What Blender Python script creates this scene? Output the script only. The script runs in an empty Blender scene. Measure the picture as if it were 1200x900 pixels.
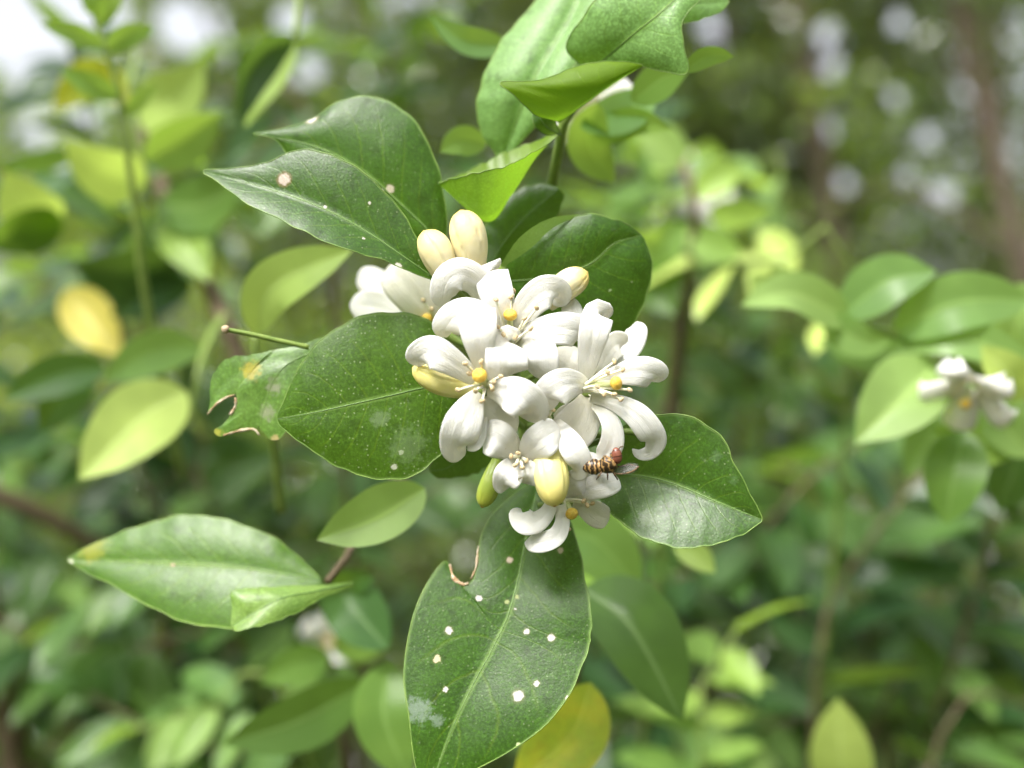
import bpy, math, random
import numpy as np
from mathutils import Vector, Matrix

# ------------------------------------------------------------------ camera, sky, sun, exposure
scene = bpy.context.scene
COL = scene.collection
FOCUS = 0.16                      # metres from lens to blossom
FRAME = 0.15                      # width of the view at that distance
CAMZ = 1.40
CAM = np.array([0.0, -FOCUS, CAMZ])
cd = bpy.data.cameras.new("camera")
cam = bpy.data.objects.new("camera", cd)
COL.objects.link(cam)
cam.location = CAM
cam.rotation_euler = (math.radians(90), 0, 0)
cd.sensor_width = 36
cd.lens = 36 * FOCUS / FRAME
cd.clip_start = 0.005
cd.clip_end = 400
cd.dof.use_dof = True
cd.dof.focus_distance = FOCUS - 0.004
cd.dof.aperture_fstop = 7.9
scene.camera = cam

SUN_EL, SUN_AZ = math.radians(56), math.radians(-142)   # azimuth measured from +Y towards +X
world = bpy.data.worlds.new("World")
scene.world = world
world.use_nodes = True
wn = world.node_tree.nodes
wl = world.node_tree.links
bg = wn["Background"]
sky = wn.new("ShaderNodeTexSky")
sky.sky_type = 'NISHITA'
sky.sun_disc = False
sky.sun_elevation = SUN_EL
sky.sun_rotation = SUN_AZ
sky.air_density = 1.0
sky.dust_density = 7.0
sky.ozone_density = 1.0
hs = wn.new("ShaderNodeHueSaturation")
hs.inputs["Saturation"].default_value = 0.22
wl.new(sky.outputs[0], hs.inputs["Color"])
wl.new(hs.outputs[0], bg.inputs["Color"])
bg.inputs["Strength"].default_value = 0.15

sd = bpy.data.lights.new("sun", 'SUN')
sun = bpy.data.objects.new("sun", sd)
COL.objects.link(sun)
sd.energy = 1.2
sd.angle = math.radians(16)
sd.color = (1.0, 0.96, 0.90)
sdir = Vector((math.sin(SUN_AZ) * math.cos(SUN_EL), math.cos(SUN_AZ) * math.cos(SUN_EL), math.sin(SUN_EL)))
sun.rotation_euler = sdir.to_track_quat('Z', 'Y').to_euler()
sun.location = (0, 0, 6)

vs = scene.view_settings
vs.view_transform = 'Standard'
vs.look = 'None'
vs.gamma = 1.0
vs.use_curve_mapping = False
vs.exposure = 1.38
scene.render.engine = 'CYCLES'
scene.cycles.use_denoising = True
scene.cycles.max_bounces = 7
scene.cycles.diffuse_bounces = 4
scene.cycles.glossy_bounces = 2
scene.cycles.transmission_bounces = 4
scene.cycles.transparent_max_bounces = 8
scene.cycles.sample_clamp_indirect = 8

RNG = random.Random(7)
K = FRAME / FOCUS / 1200.0        # slope per photo pixel
MM = 0.001


def P(px, py, d):
    """photo direction + distance behind the blossom (mm) -> point in the place"""
    D = FOCUS + d * MM
    return np.array([(px - 600) * K * D, -FOCUS + D, CAMZ - (py - 450) * K * D])


def pxlen(n, d=0.0):
    return n * K * (FOCUS + d * MM)


# ------------------------------------------------------------------ node helpers and materials
class G:
    def __init__(self, name):
        self.m = bpy.data.materials.new(name)
        self.m.use_nodes = True
        self.t = self.m.node_tree
        self.t.nodes.clear()
        self.out = self.t.nodes.new("ShaderNodeOutputMaterial")

    def put(self, sock, v):
        if v is None:
            return
        if isinstance(v, bpy.types.NodeSocket):
            self.t.links.new(v, sock)
        else:
            if sock.type == 'RGBA' and hasattr(v, '__len__') and len(v) == 3:
                v = (*v, 1)
            sock.default_value = v

    def n(self, typ, inputs=None, **props):
        nd = self.t.nodes.new(typ)
        for k, v in props.items():
            setattr(nd, k, v)
        for k, v in (inputs or {}).items():
            self.put(nd.inputs[k], v)
        return nd

    def math(self, op, a, b=None, c=None, clamp=False):
        nd = self.n("ShaderNodeMath", operation=op, use_clamp=clamp)
        for i, v in enumerate((a, b, c)):
            if v is not None:
                self.put(nd.inputs[i], v)
        return nd.outputs[0]

    def mix(self, f, a, b):
        nd = self.n("ShaderNodeMix", data_type='RGBA')
        self.put(nd.inputs[0], f)
        self.put(nd.inputs[6], a)
        self.put(nd.inputs[7], b)
        return nd.outputs[2]

    def noise(self, vec, scale, detail=3, rough=0.55):
        return self.n("ShaderNodeTexNoise", {"Vector": vec, "Scale": scale, "Detail": detail, "Roughness": rough}).outputs[0]

    def ramp(self, v, lo, hi, to0=0.0, to1=1.0):
        return self.n("ShaderNodeMapRange", {0: v, 1: lo, 2: hi, 3: to0, 4: to1}, interpolation_type='SMOOTHSTEP').outputs[0]

    def done(self, shader):
        self.t.links.new(shader, self.out.inputs["Surface"])
        return self.m


def leaf_material(name, top, top2, under, trans, tfac=0.3, rough=0.34, spec=0.5, spots=(), speck=0.0,
                  veins=1.0, tone=0.5, patches=()):
    """waxy leaf: paler underside, light passing through, side veins, oil-gland flecks, blemishes"""
    g = G(name)
    co = g.n("ShaderNodeTexCoord")
    ob = co.outputs["Object"]
    geo = g.n("ShaderNodeNewGeometry")
    rnd = tone
    uv = g.n("ShaderNodeSeparateXYZ", {0: co.outputs["UV"]})
    u, v = uv.outputs[0], uv.outputs[1]
    av = g.math('ABSOLUTE', g.math('MULTIPLY_ADD', v, 2.0, -1.0))
    n1 = g.noise(ob, 170, 4)
    n2 = g.noise(ob, 900, 3)
    col = g.mix(g.ramp(n1, 0.35, 0.65), top, top2)
    if veins > 0:
        pebble = g.noise(ob, 2600, 3, 0.6)
        col = g.mix(g.ramp(pebble, 0.42, 0.7, 0.0, 0.8), col, tuple(c * 1.9 for c in top2))
        col = g.mix(g.ramp(g.noise(ob, 520, 4, 0.65), 0.46, 0.3, 0.0, 0.7), col, tuple(c * 0.5 for c in top))
    wob = g.math('MULTIPLY', g.noise(ob, 260, 2), 0.22)
    ph = g.math('SUBTRACT', g.math('MULTIPLY', u, 9.0), g.math('MULTIPLY', av, 2.0))
    ph = g.math('ADD', ph, wob)
    fr = g.math('ABSOLUTE', g.math('SUBTRACT', g.math('FRACT', ph), 0.5))
    vein = g.ramp(fr, 0.0, 0.075, 1.0, 0.0)
    vein = g.math('MULTIPLY', vein, g.ramp(av, 0.95, 0.55))
    col = g.mix(g.math('MULTIPLY', vein, 0.09 * veins), col, trans)
    mid = g.ramp(av, 0.018, 0.05, 1.0, 0.0)
    col = g.mix(g.math('MULTIPLY', mid, 0.32 * veins), col, tuple(min(1, c * 1.6 + 0.05) for c in under))
    rim = g.ramp(av, 0.955, 0.995)
    col = g.mix(g.math('MULTIPLY', rim, 0.5 * veins), col, tuple(min(1, c * 1.3 + 0.05) for c in under))
    if speck > 0:
        vo = g.n("ShaderNodeTexVoronoi", {"Vector": ob, "Scale": 1500.0})
        dots = g.ramp(vo.outputs["Distance"], 0.08, 0.26, 1.0, 0.0)
        pick = g.ramp(g.n("ShaderNodeSeparateColor", {0: vo.outputs["Color"]}).outputs[0], 0.42, 0.75)
        dots = g.math('MULTIPLY', dots, pick)
        col = g.mix(g.math('MULTIPLY', dots, speck * 0.65), col, (0.42, 0.5, 0.3))
        dust = g.ramp(g.noise(ob, 420, 6, 0.75), 0.58, 0.78)
        dust = g.math('MULTIPLY', dust, g.ramp(n1, 0.45, 0.62))
        col = g.mix(g.math('MULTIPLY', dust, speck * 0.8), col, (0.34, 0.40, 0.30))
    under_c = g.mix(g.ramp(n1, 0.3, 0.7), under, tuple(c * 0.8 for c in under))
    under_c = g.mix(g.math('MULTIPLY', vein, 0.35), under_c, tuple(min(1, c * 1.25) for c in under))
    col = g.mix(geo.outputs["Backfacing"], col, under_c)
    hv = g.n("ShaderNodeHueSaturation", {"Hue": g.math('MULTIPLY_ADD', rnd, 0.025, 0.468),
                                         "Saturation": g.math('MULTIPLY_ADD', rnd, 0.10, 1.04),
                                         "Value": g.math('MULTIPLY_ADD', rnd, 0.5, 0.75), "Color": col})
    col = hv.outputs[0]
    tcol = g.n("ShaderNodeHueSaturation", {"Value": g.math('MULTIPLY_ADD', rnd, 0.4, 0.8), "Color": trans}).outputs[0]
    rough_s = g.math('MULTIPLY_ADD', n2, 0.16, rough - 0.08)
    warp = g.n("ShaderNodeVectorMath", operation='MULTIPLY_ADD')
    nz = g.n("ShaderNodeTexNoise", {"Vector": ob, "Scale": 2300.0, "Detail": 3.0})
    g.put(warp.inputs[0], nz.outputs["Color"])
    warp.inputs[1].default_value = (0.0006,) * 3
    g.put(warp.inputs[2], ob)
    tf = tfac
    for (c, r, sc, ring) in spots:          # blemishes: dried white spots with a darker ring
        off = 0.0003
        dd = g.n("ShaderNodeVectorMath", {0: warp.outputs[0], 1: (c[0] + off, c[1] + off, c[2] + off)}, operation='DISTANCE').outputs["Value"]
        halo = g.ramp(dd, r * 1.0, r * 1.45, 1.0, 0.0)
        col = g.mix(g.math('MULTIPLY', halo, 0.7), col, ring)
        core = g.ramp(dd, r * 0.7, r * 1.0, 1.0, 0.0)
        col = g.mix(core, col, sc)
        rough_s = g.math('MAXIMUM', rough_s, g.math('MULTIPLY', core, 0.75))
    for (c, r, sc, amt) in patches:         # soft discoloured areas
        dd = g.n("ShaderNodeVectorMath", {0: warp.outputs[0], 1: c}, operation='DISTANCE').outputs["Value"]
        dd = g.math('ADD', dd, g.math('MULTIPLY_ADD', g.noise(ob, 1100, 4, 0.7), r * 2.0, -r * 1.0))
        col = g.mix(g.math('MULTIPLY', g.ramp(dd, r * 0.35, r, 1.0, 0.0), amt), col, sc)
    h = g.math('ADD', g.math('MULTIPLY', vein, -0.14), g.math('MULTIPLY', n2, 0.30))
    h = g.math('ADD', h, g.math('MULTIPLY', g.noise(ob, 3000, 2), 0.32))
    h = g.math('ADD', h, g.math('MULTIPLY', n1, 0.7))
    bump = g.n("ShaderNodeBump", {"Strength": 0.38, "Distance": 0.0003, "Height": h})
    pr = g.n("ShaderNodeBsdfPrincipled", {"Base Color": col, "Roughness": rough_s, "Specular IOR Level": spec, "Normal": bump.outputs[0]})
    tr = g.n("ShaderNodeBsdfTranslucent", {"Color": tcol, "Normal": bump.outputs[0]})
    mx = g.n("ShaderNodeMixShader", {0: tf, 1: pr.outputs[0], 2: tr.outputs[0]})
    return g.done(mx.outputs[0])


def soft_material(name, top, top2, under, trans, tfac=0.3, rough=0.34, per_island=False, spec=0.28):
    """the same waxy leaf without fine detail, for leaves far from the lens"""
    g = G(name)
    geo = g.n("ShaderNodeNewGeometry")
    rnd = geo.outputs["Random Per Island"] if per_island else g.n("ShaderNodeObjectInfo").outputs["Random"]
    col = g.mix(rnd, top, top2)
    if not per_island:
        co = g.n("ShaderNodeTexCoord")
        uv = g.n("ShaderNodeSeparateXYZ", {0: co.outputs["UV"]})
        av = g.math('ABSOLUTE', g.math('MULTIPLY_ADD', uv.outputs[1], 2.0, -1.0))
        col = g.mix(g.math('MULTIPLY', g.ramp(g.noise(geo.outputs["Position"], 90, 3), 0.4, 0.65), 0.5), col, tuple(c * 1.5 for c in top2))
        col = g.mix(g.math('MULTIPLY', g.ramp(av, 0.02, 0.07, 1.0, 0.0), 0.5), col, tuple(min(1, c * 1.6 + 0.05) for c in under))
    col = g.mix(geo.outputs["Backfacing"], col, under)
    col = g.n("ShaderNodeHueSaturation", {"Hue": g.math('MULTIPLY_ADD', rnd, -0.03, 0.508), "Value": g.math('MULTIPLY_ADD', rnd, 0.6, 0.7), "Color": col}).outputs[0]
    pr = g.n("ShaderNodeBsdfPrincipled", {"Base Color": col, "Roughness": rough, "Specular IOR Level": spec})
    tr = g.n("ShaderNodeBsdfTranslucent", {"Color": trans})
    return g.done(g.n("ShaderNodeMixShader", {0: tfac, 1: pr.outputs[0], 2: tr.outputs[0]}).outputs[0])


def petal_material(name, base, tint, rough=0.42):
    g = G(name)
    co = g.n("ShaderNodeTexCoord")
    uv = g.n("ShaderNodeSeparateXYZ", {0: co.outputs["UV"]})
    u, v = uv.outputs[0], uv.outputs[1]
    ob = co.outputs["Object"]
    comb = g.n("ShaderNodeCombineXYZ", {0: g.math('MULTIPLY', u, 3.0), 1: g.math('MULTIPLY', v, 26.0)})
    stri = g.noise(comb.outputs[0], 1.0, 3, 0.6)
    col = g.mix(g.ramp(u, 0.0, 0.28, 0.8, 0.0), base, tint)
    col = g.mix(g.ramp(g.noise(ob, 500, 3), 0.5, 0.8, 0.0, 0.25), col, tint)
    col = g.mix(g.ramp(stri, 0.55, 0.8, 0.0, 0.22), col, tuple(c * 0.9 for c in tint))
    fleck = g.ramp(g.noise(ob, 1500, 2), 0.73, 0.78)
    col = g.mix(g.math('MULTIPLY', fleck, 0.35), col, (0.55, 0.43, 0.25))
    h = g.math('ADD', g.math('MULTIPLY', stri, 1.0), g.math('MULTIPLY', g.noise(ob, 2200, 2), 0.4))
    bump = g.n("ShaderNodeBump", {"Strength": 0.5, "Distance": 0.0003, "Height": h})
    pr = g.n("ShaderNodeBsdfPrincipled", {"Base Color": col, "Roughness": rough, "Specular IOR Level": 0.4, "Normal": bump.outputs[0],
                                          "Subsurface Weight": 0.35, "Subsurface Radius": (1.0, 0.9, 0.7), "Subsurface Scale": 0.0005})
    tr = g.n("ShaderNodeBsdfTranslucent", {"Color": (0.95, 0.92, 0.84)})
    return g.done(g.n("ShaderNodeMixShader", {0: 0.2, 1: pr.outputs[0], 2: tr.outputs[0]}).outputs[0])


def plain_material(name, c1, c2, scale=600, rough=0.5, spec=0.4, bump=0.4, bdist=0.0002, sss=0.0, grad=None, trans=0.0):
    """noise-mottled organic surface; grad = (colour at the start of the piece, how far it reaches)"""
    g = G(name)
    co = g.n("ShaderNodeTexCoord")
    ob = co.outputs["Object"]
    nz = g.noise(ob, scale, 4)
    col = g.mix(g.ramp(nz, 0.35, 0.65), c1, c2)
    if grad:
        u = g.n("ShaderNodeSeparateXYZ", {0: co.outputs["UV"]}).outputs[0]
        for (cc, a, b) in grad:
            col = g.mix(g.ramp(u, a, b), col, cc)
    bm = g.n("ShaderNodeBump", {"Strength": bump, "Distance": bdist, "Height": g.noise(ob, scale * 2.5, 4)})
    pr = g.n("ShaderNodeBsdfPrincipled", {"Base Color": col, "Roughness": rough, "Specular IOR Level": spec, "Normal": bm.outputs[0],
                                          "Subsurface Weight": sss, "Subsurface Radius": (1, 0.8, 0.4), "Subsurface Scale": 0.0006})
    return g.done(pr.outputs[0])


DARK = dict(top=(0.017, 0.056, 0.010), top2=(0.026, 0.080, 0.013), under=(0.13, 0.24, 0.06), trans=(0.30, 0.50, 0.05))
YOUNG = dict(top=(0.13, 0.25, 0.08), top2=(0.17, 0.29, 0.09), under=(0.21, 0.34, 0.08), trans=(0.46, 0.68, 0.08))
M = {}
M['young'] = soft_material('leaf_young', tfac=0.42, rough=0.32, **YOUNG)
M['midgreen'] = soft_material('leaf_midgreen', (0.042, 0.105, 0.028), (0.07, 0.145, 0.034), (0.13, 0.22, 0.06), (0.30, 0.49, 0.045), 0.34, 0.30)
M['deep'] = soft_material('leaf_deep', (0.017, 0.050, 0.017), (0.034, 0.082, 0.023), (0.075, 0.14, 0.042), (0.17, 0.30, 0.035), 0.28, 0.28)
M['pale'] = soft_material('leaf_pale', (0.27, 0.40, 0.10), (0.33, 0.45, 0.12), (0.33, 0.44, 0.14), (0.55, 0.72, 0.12), 0.38, 0.30)
M['lime'] = soft_material('leaf_lime', (0.15, 0.28, 0.06), (0.20, 0.33, 0.07), (0.22, 0.35, 0.09), (0.42, 0.64, 0.08), 0.40, 0.36)
M['yellow'] = soft_material('leaf_yellow', (0.60, 0.52, 0.08), (0.52, 0.50, 0.09), (0.55, 0.5, 0.14), (0.78, 0.70, 0.08), 0.38, 0.42)
M['yellowgreen'] = leaf_material('leaf_yellowgreen', (0.40, 0.40, 0.05), (0.19, 0.30, 0.04), (0.38, 0.42, 0.08), (0.62, 0.66, 0.05), 0.40, 0.4)
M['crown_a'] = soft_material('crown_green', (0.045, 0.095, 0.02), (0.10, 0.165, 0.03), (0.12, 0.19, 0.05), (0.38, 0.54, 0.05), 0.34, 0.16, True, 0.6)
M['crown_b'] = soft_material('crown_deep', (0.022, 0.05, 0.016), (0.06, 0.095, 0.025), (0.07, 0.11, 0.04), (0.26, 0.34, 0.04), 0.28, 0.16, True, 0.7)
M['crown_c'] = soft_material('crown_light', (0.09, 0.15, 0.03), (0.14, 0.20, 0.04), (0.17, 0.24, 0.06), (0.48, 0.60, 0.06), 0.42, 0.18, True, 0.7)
M['petal'] = petal_material('petal_white', (0.87, 0.855, 0.82), (0.80, 0.77, 0.64))
M['petal_cream_shaded'] = petal_material('petal_cream_shaded', (0.82, 0.79, 0.70), (0.79, 0.75, 0.58))  # cream tint that also paints in the shade on set-back petals
M['bud'] = plain_material('bud_cream', (0.80, 0.70, 0.40), (0.84, 0.76, 0.50), 250, 0.42, 0.4, 0.3, 0.0002, 0.25,
                          grad=[((0.86, 0.66, 0.20), 0.62, 1.0)])
M['bud_yellow'] = plain_material('bud_yellow', (0.78, 0.72, 0.26), (0.82, 0.76, 0.36), 250, 0.40, 0.4, 0.3, 0.0002, 0.25,
                                 grad=[((0.80, 0.70, 0.22), 0.6, 1.0)])
M['bud_green'] = plain_material('bud_green', (0.28, 0.40, 0.05), (0.36, 0.46, 0.07), 300, 0.35, 0.5, 0.3, 0.0002, 0.15,
                                grad=[((0.42, 0.46, 0.07), 0.5, 1.0)])
M['tip'] = plain_material('bud_tip', (0.62, 0.42, 0.10), (0.50, 0.32, 0.10), 1500, 0.55, 0.3, 0.6, 0.0002)
M['stigma'] = plain_material('stigma_yellow', (0.82, 0.52, 0.06), (0.86, 0.62, 0.12), 1800, 0.5, 0.4, 0.8, 0.0003, 0.2)
M['style'] = plain_material('style_green', (0.55, 0.60, 0.28), (0.62, 0.66, 0.36), 900, 0.4, 0.4, 0.2, 0.0001, 0.2)
M['filament'] = plain_material('filament_cream', (0.80, 0.78, 0.62), (0.84, 0.82, 0.70), 900, 0.4, 0.4, 0.2, 0.0001, 0.2)
M['anther'] = plain_material('anther_tan', (0.60, 0.44, 0.24), (0.72, 0.58, 0.36), 2500, 0.6, 0.3, 0.8, 0.0002)
M['stem'] = plain_material('stem_green', (0.16, 0.24, 0.05), (0.22, 0.30, 0.07), 500, 0.45, 0.4, 0.5, 0.0002)
M['rib'] = plain_material('leaf_midrib', (0.11, 0.20, 0.05), (0.15, 0.25, 0.065), 700, 0.4, 0.4, 0.3, 0.0001)
M['edge'] = plain_material('leaf_margin', (0.11, 0.20, 0.035), (0.19, 0.29, 0.06), 400, 0.4, 0.4, 0.3, 0.0001)
M['scar'] = plain_material('dried_edge', (0.42, 0.27, 0.15), (0.62, 0.52, 0.38), 900, 0.8, 0.2, 0.9, 0.0004)
M['twig'] = plain_material('twig_brown', (0.10, 0.075, 0.045), (0.17, 0.13, 0.085), 120, 0.8, 0.2, 0.8, 0.002)
M['bark'] = plain_material('bark', (0.07, 0.052, 0.036), (0.14, 0.11, 0.08), 25, 0.9, 0.2, 1.0, 0.012)
M['soil'] = plain_material('leaf_litter', (0.055, 0.06, 0.03), (0.11, 0.10, 0.055), 6, 0.95, 0.1, 1.0, 0.03)
M['scarstem'] = plain_material('stub_pale', (0.55, 0.42, 0.30), (0.45, 0.34, 0.22), 900, 0.7, 0.2, 0.8, 0.0003)


# ------------------------------------------------------------------ object helpers
def thing(name, label, cat, loc, group=None):
    o = bpy.data.objects.new(name, None)
    COL.objects.link(o)
    o.location = Vector(loc)
    o.empty_display_size = 0.01
    o['label'] = label
    o['category'] = cat
    if group:
        o['group'] = group
    return o


def wloc(o):
    l = np.zeros(3)
    while o is not None:
        l = l + np.array(o.location)
        o = o.parent
    return l


class MB:
    """collects vertices, faces, uv and material slots into one mesh"""
    def __init__(self):
        self.v, self.f, self.mi, self.uv, self.mats = [], [], [], [], []

    def slot(self, mat):
        if mat not in self.mats:
            self.mats.append(mat)
        return self.mats.index(mat)

    def add(self, verts, faces, uvs, mat):
        b = len(self.v)
        s = self.slot(mat)
        self.v += [tuple(x) for x in verts]
        self.uv += [tuple(x) for x in uvs]
        for f in faces:
            self.f.append(tuple(b + i for i in f))
            self.mi.append(s)
        return self

    def sheet(self, Pg, mat, uv=None, face_cam=True, thick=0.0, free=False):
        """grid of points rows x cols; face_cam: normals towards the viewer side"""
        R, C, _ = Pg.shape
        if uv is None:
            uv = np.stack(np.meshgrid(np.linspace(0, 1, R), np.linspace(0, 1, C), indexing='ij'), -1)
        idx = np.arange(R * C).reshape(R, C)
        q = np.stack([idx[:-1, :-1], idx[1:, :-1], idx[1:, 1:], idx[:-1, 1:]], -1).reshape(-1, 4)
        a = Pg[1:, :-1] - Pg[:-1, 1:]
        b = Pg[1:, 1:] - Pg[:-1, :-1]
        nrm = np.cross(b, a)        # orientation matching q computed below
        nq = np.cross(Pg.reshape(-1, 3)[q[:, 1]] - Pg.reshape(-1, 3)[q[:, 0]], Pg.reshape(-1, 3)[q[:, 2]] - Pg.reshape(-1, 3)[q[:, 0]])
        cen = Pg.reshape(-1, 3)[q].mean(1)
        s = np.sum(nq * (CAM - cen)) if not free else 1.0
        if (s > 0) != face_cam:
            q = q[:, ::-1]
        if thick <= 0:
            return self.add(Pg.reshape(-1, 3), q, uv.reshape(-1, 2), mat)
        # closed shell with thin rims
        vn = np.zeros((R * C, 3))
        nq = np.cross(Pg.reshape(-1, 3)[q[:, 1]] - Pg.reshape(-1, 3)[q[:, 0]], Pg.reshape(-1, 3)[q[:, 2]] - Pg.reshape(-1, 3)[q[:, 0]])
        for c in range(4):
            np.add.at(vn, q[:, c], nq)
        vn /= np.maximum(np.linalg.norm(vn, axis=1, keepdims=True), 1e-12)
        vv = uv.reshape(-1, 2)[:, 1] * 2 - 1
        uu = uv.reshape(-1, 2)[:, 0]
        th = thick * (0.35 + 0.65 * np.sqrt(np.clip(1 - vv ** 2, 0, 1))) * np.clip((1.02 - uu) * 8, 0.35, 1)
        top = Pg.reshape(-1, 3) + vn * th[:, None] * 0.5
        bot = Pg.reshape(-1, 3) - vn * th[:, None] * 0.5
        n = R * C
        faces = [tuple(f) for f in q] + [tuple(n + i for i in f[::-1]) for f in q]
        per = list(idx[0, :]) + list(idx[1:, -1]) + list(idx[-1, ::-1][1:]) + list(idx[::-1, 0][1:-1])
        flip = False
        e = (per[0], per[1])
        for f in q:
            f = list(f)
            if e[0] in f and e[1] in f:
                flip = f[(f.index(e[0]) + 1) % 4] == e[1]
                break
        for i in range(len(per)):
            a_, b_ = int(per[i]), int(per[(i + 1) % len(per)])
            faces.append((b_, a_, n + a_, n + b_) if flip else (a_, b_, n + b_, n + a_))
        return self.add(np.vstack([top, bot]), faces, np.vstack([uv.reshape(-1, 2)] * 2), mat)

    def tube(self, pts, radii, mat, sides=8, lobes=None):
        pts = np.array(pts, float)
        n = len(pts)
        radii = np.broadcast_to(np.array(radii, float), (n,))
        T = np.gradient(pts, axis=0)
        T /= np.maximum(np.linalg.norm(T, axis=1, keepdims=True), 1e-12)
        ref = np.array([0.31, 0.17, 0.93]) if abs(T[0][2]) < 0.9 else np.array([0.9, 0.3, 0.1])
        a = np.cross(T[0], ref)
        a /= np.linalg.norm(a)
        V, U = [], []
        for i in range(n):
            a = a - T[i] * np.dot(a, T[i])
            a /= np.linalg.norm(a)
            b = np.cross(T[i], a)
            for k in range(sides):
                th = 2 * math.pi * k / sides
                r = radii[i] * (lobes(th, i / (n - 1)) if lobes else 1.0)
                V.append(pts[i] + r * (math.cos(th) * a + math.sin(th) * b))
                U.append((i / (n - 1), k / sides))
        F = []
        for i in range(n - 1):
            for k in range(sides):
                k2 = (k + 1) % sides
                F.append((i * sides + k, i * sides + k2, (i + 1) * sides + k2, (i + 1) * sides + k))
        F.append(tuple(range(sides))[::-1])
        F.append(tuple((n - 1) * sides + k for k in range(sides)))
        return self.add(V, F, U, mat)

    def build(self, name, parent=None, smooth=True, origin=None):
        me = bpy.data.meshes.new(name)
        o = bpy.data.objects.new(name, me)
        COL.objects.link(o)
        base = np.zeros(3)
        if parent is not None:
            o.parent = parent
            base = wloc(parent)
        V = np.array(self.v) - base
        me.from_pydata(V.tolist(), [], self.f)
        uvl = me.uv_layers.new(name="UVMap")
        li = np.zeros(len(me.loops), int)
        me.loops.foreach_get("vertex_index", li)
        uvl.data.foreach_set("uv", np.array(self.uv, float)[li].ravel())
        for m in self.mats:
            me.materials.append(m)
        me.polygons.foreach_set("material_index", self.mi)
        me.polygons.foreach_set("use_smooth", [smooth] * len(me.polygons))
        me.update()
        return o


def curve(pts, n):
    """smooth curve through points of any dimension, n samples evenly by length of the first 2-3 coordinates"""
    p = np.array(pts, float)
    if len(p) == 2:
        p = np.array([p[0], (p[0] + p[1]) / 2, p[1]])
    q = np.vstack([2 * p[0] - p[1], p, 2 * p[-1] - p[-2]])
    out = []
    for i in range(1, len(q) - 2):
        for t in np.linspace(0, 1, 14, endpoint=False):
            p0, p1, p2, p3 = q[i - 1], q[i], q[i + 1], q[i + 2]
            out.append(0.5 * ((2 * p1) + (-p0 + p2) * t + (2 * p0 - 5 * p1 + 4 * p2 - p3) * t * t + (-p0 + 3 * p1 - 3 * p2 + p3) * t ** 3))
    out.append(p[-1])
    out = np.array(out)
    L = np.concatenate([[0], np.cumsum(np.linalg.norm(np.diff(out[:, :min(3, p.shape[1])], axis=0), axis=1))])
    s = np.linspace(0, L[-1], n)
    return np.stack([np.interp(s, L, out[:, k]) for k in range(p.shape[1])], 1)


def leaf_grid(mid, e1, e2, fold=(0, 0), bulge=1.5, n=64, m=7, wave=0.0, seed=0, match=False):
    """mid: (px,py,mm) base->tip; e1/e2: (px,py[,mm]) base->tip margins; fold: how far the margins sit behind the midrib (mm)"""
    rr = random.Random(seed)
    if match:                      # the three lines are given row by row
        n = 70
        trip = curve([(*[c * 1e-6 for c in (k, k, k)], *a, *b[:2], *c[:2]) for k, (a, b, c) in enumerate(zip(mid, e1, e2))], n)[:, 3:]
        cm, e1, e2 = trip[:, :3], trip[:, 3:5], trip[:, 5:7]
    else:
        cm = curve(mid, n)
    d3 = []
    for e, fo in ((e1, fold[0]), (e2, fold[1])):
        if len(e[0]) == 3:
            d3.append(curve(e, n))
        else:
            c = np.array(e) if match else curve(e, n)
            w = np.linalg.norm(c - cm[:, :2], axis=1)
            w = w / w.max()
            ph = rr.uniform(0, 6)
            dm = np.interp(c[:, 1], cm[:, 1], cm[:, 2]) if match else cm[:, 2]
            dz = dm + fo * w + wave * np.sin(np.linspace(0, 3.2 * math.pi, n) + ph) * w
            d3.append(np.column_stack([c, dz]))
    tcol = np.linspace(0, 1, n)
    for e in d3:                   # faintly scalloped margin
        away = e[:, :2] - cm[:, :2]
        ln = np.maximum(np.linalg.norm(away, axis=1, keepdims=True), 1)
        f1, f2, f3 = rr.uniform(30, 42), rr.uniform(55, 75), rr.uniform(12, 18)
        amp = 0.7 * np.sin(f1 * tcol + rr.uniform(0, 6)) + 0.5 * np.sin(f2 * tcol + rr.uniform(0, 6)) + 0.9 * np.sin(f3 * tcol + rr.uniform(0, 6))
        e[:, :2] += away / ln * (amp * np.clip(ln[:, 0] / 25, 0, 1))[:, None]
    G_ = np.zeros((n, 2 * m + 1, 3))
    uv = np.zeros((n, 2 * m + 1, 2))
    for i in range(n):
        for j in range(-m, m + 1):
            s = abs(j) / m
            E = d3[0][i] if j < 0 else d3[1][i]
            p = cm[i] * (1 - s) + E * s
            wl_ = np.linalg.norm(E[:2] - cm[i][:2]) / 60.0
            d = p[2] - bulge * 4 * s * (1 - s) * min(1, wl_) * 0.5
            G_[i, j + m] = P(p[0], p[1], d)
            uv[i, j + m] = (i / (n - 1), 0.5 + 0.5 * j / m)
    return G_, uv


def near_px(Gd, px, py):
    D = Gd[..., 1] + FOCUS
    X = Gd[..., 0] / (K * D) + 600
    Y = 450 - (Gd[..., 2] - CAMZ) / (K * D)
    d = (X - px) ** 2 + (Y - py) ** 2
    i = np.unravel_index(np.argmin(d), d.shape)
    # local plane refinement
    g = Gd[i]
    D0 = g[1] + FOCUS
    return np.array([(px - 600) * K * D0, g[1], CAMZ - (py - 450) * K * D0])


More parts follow.
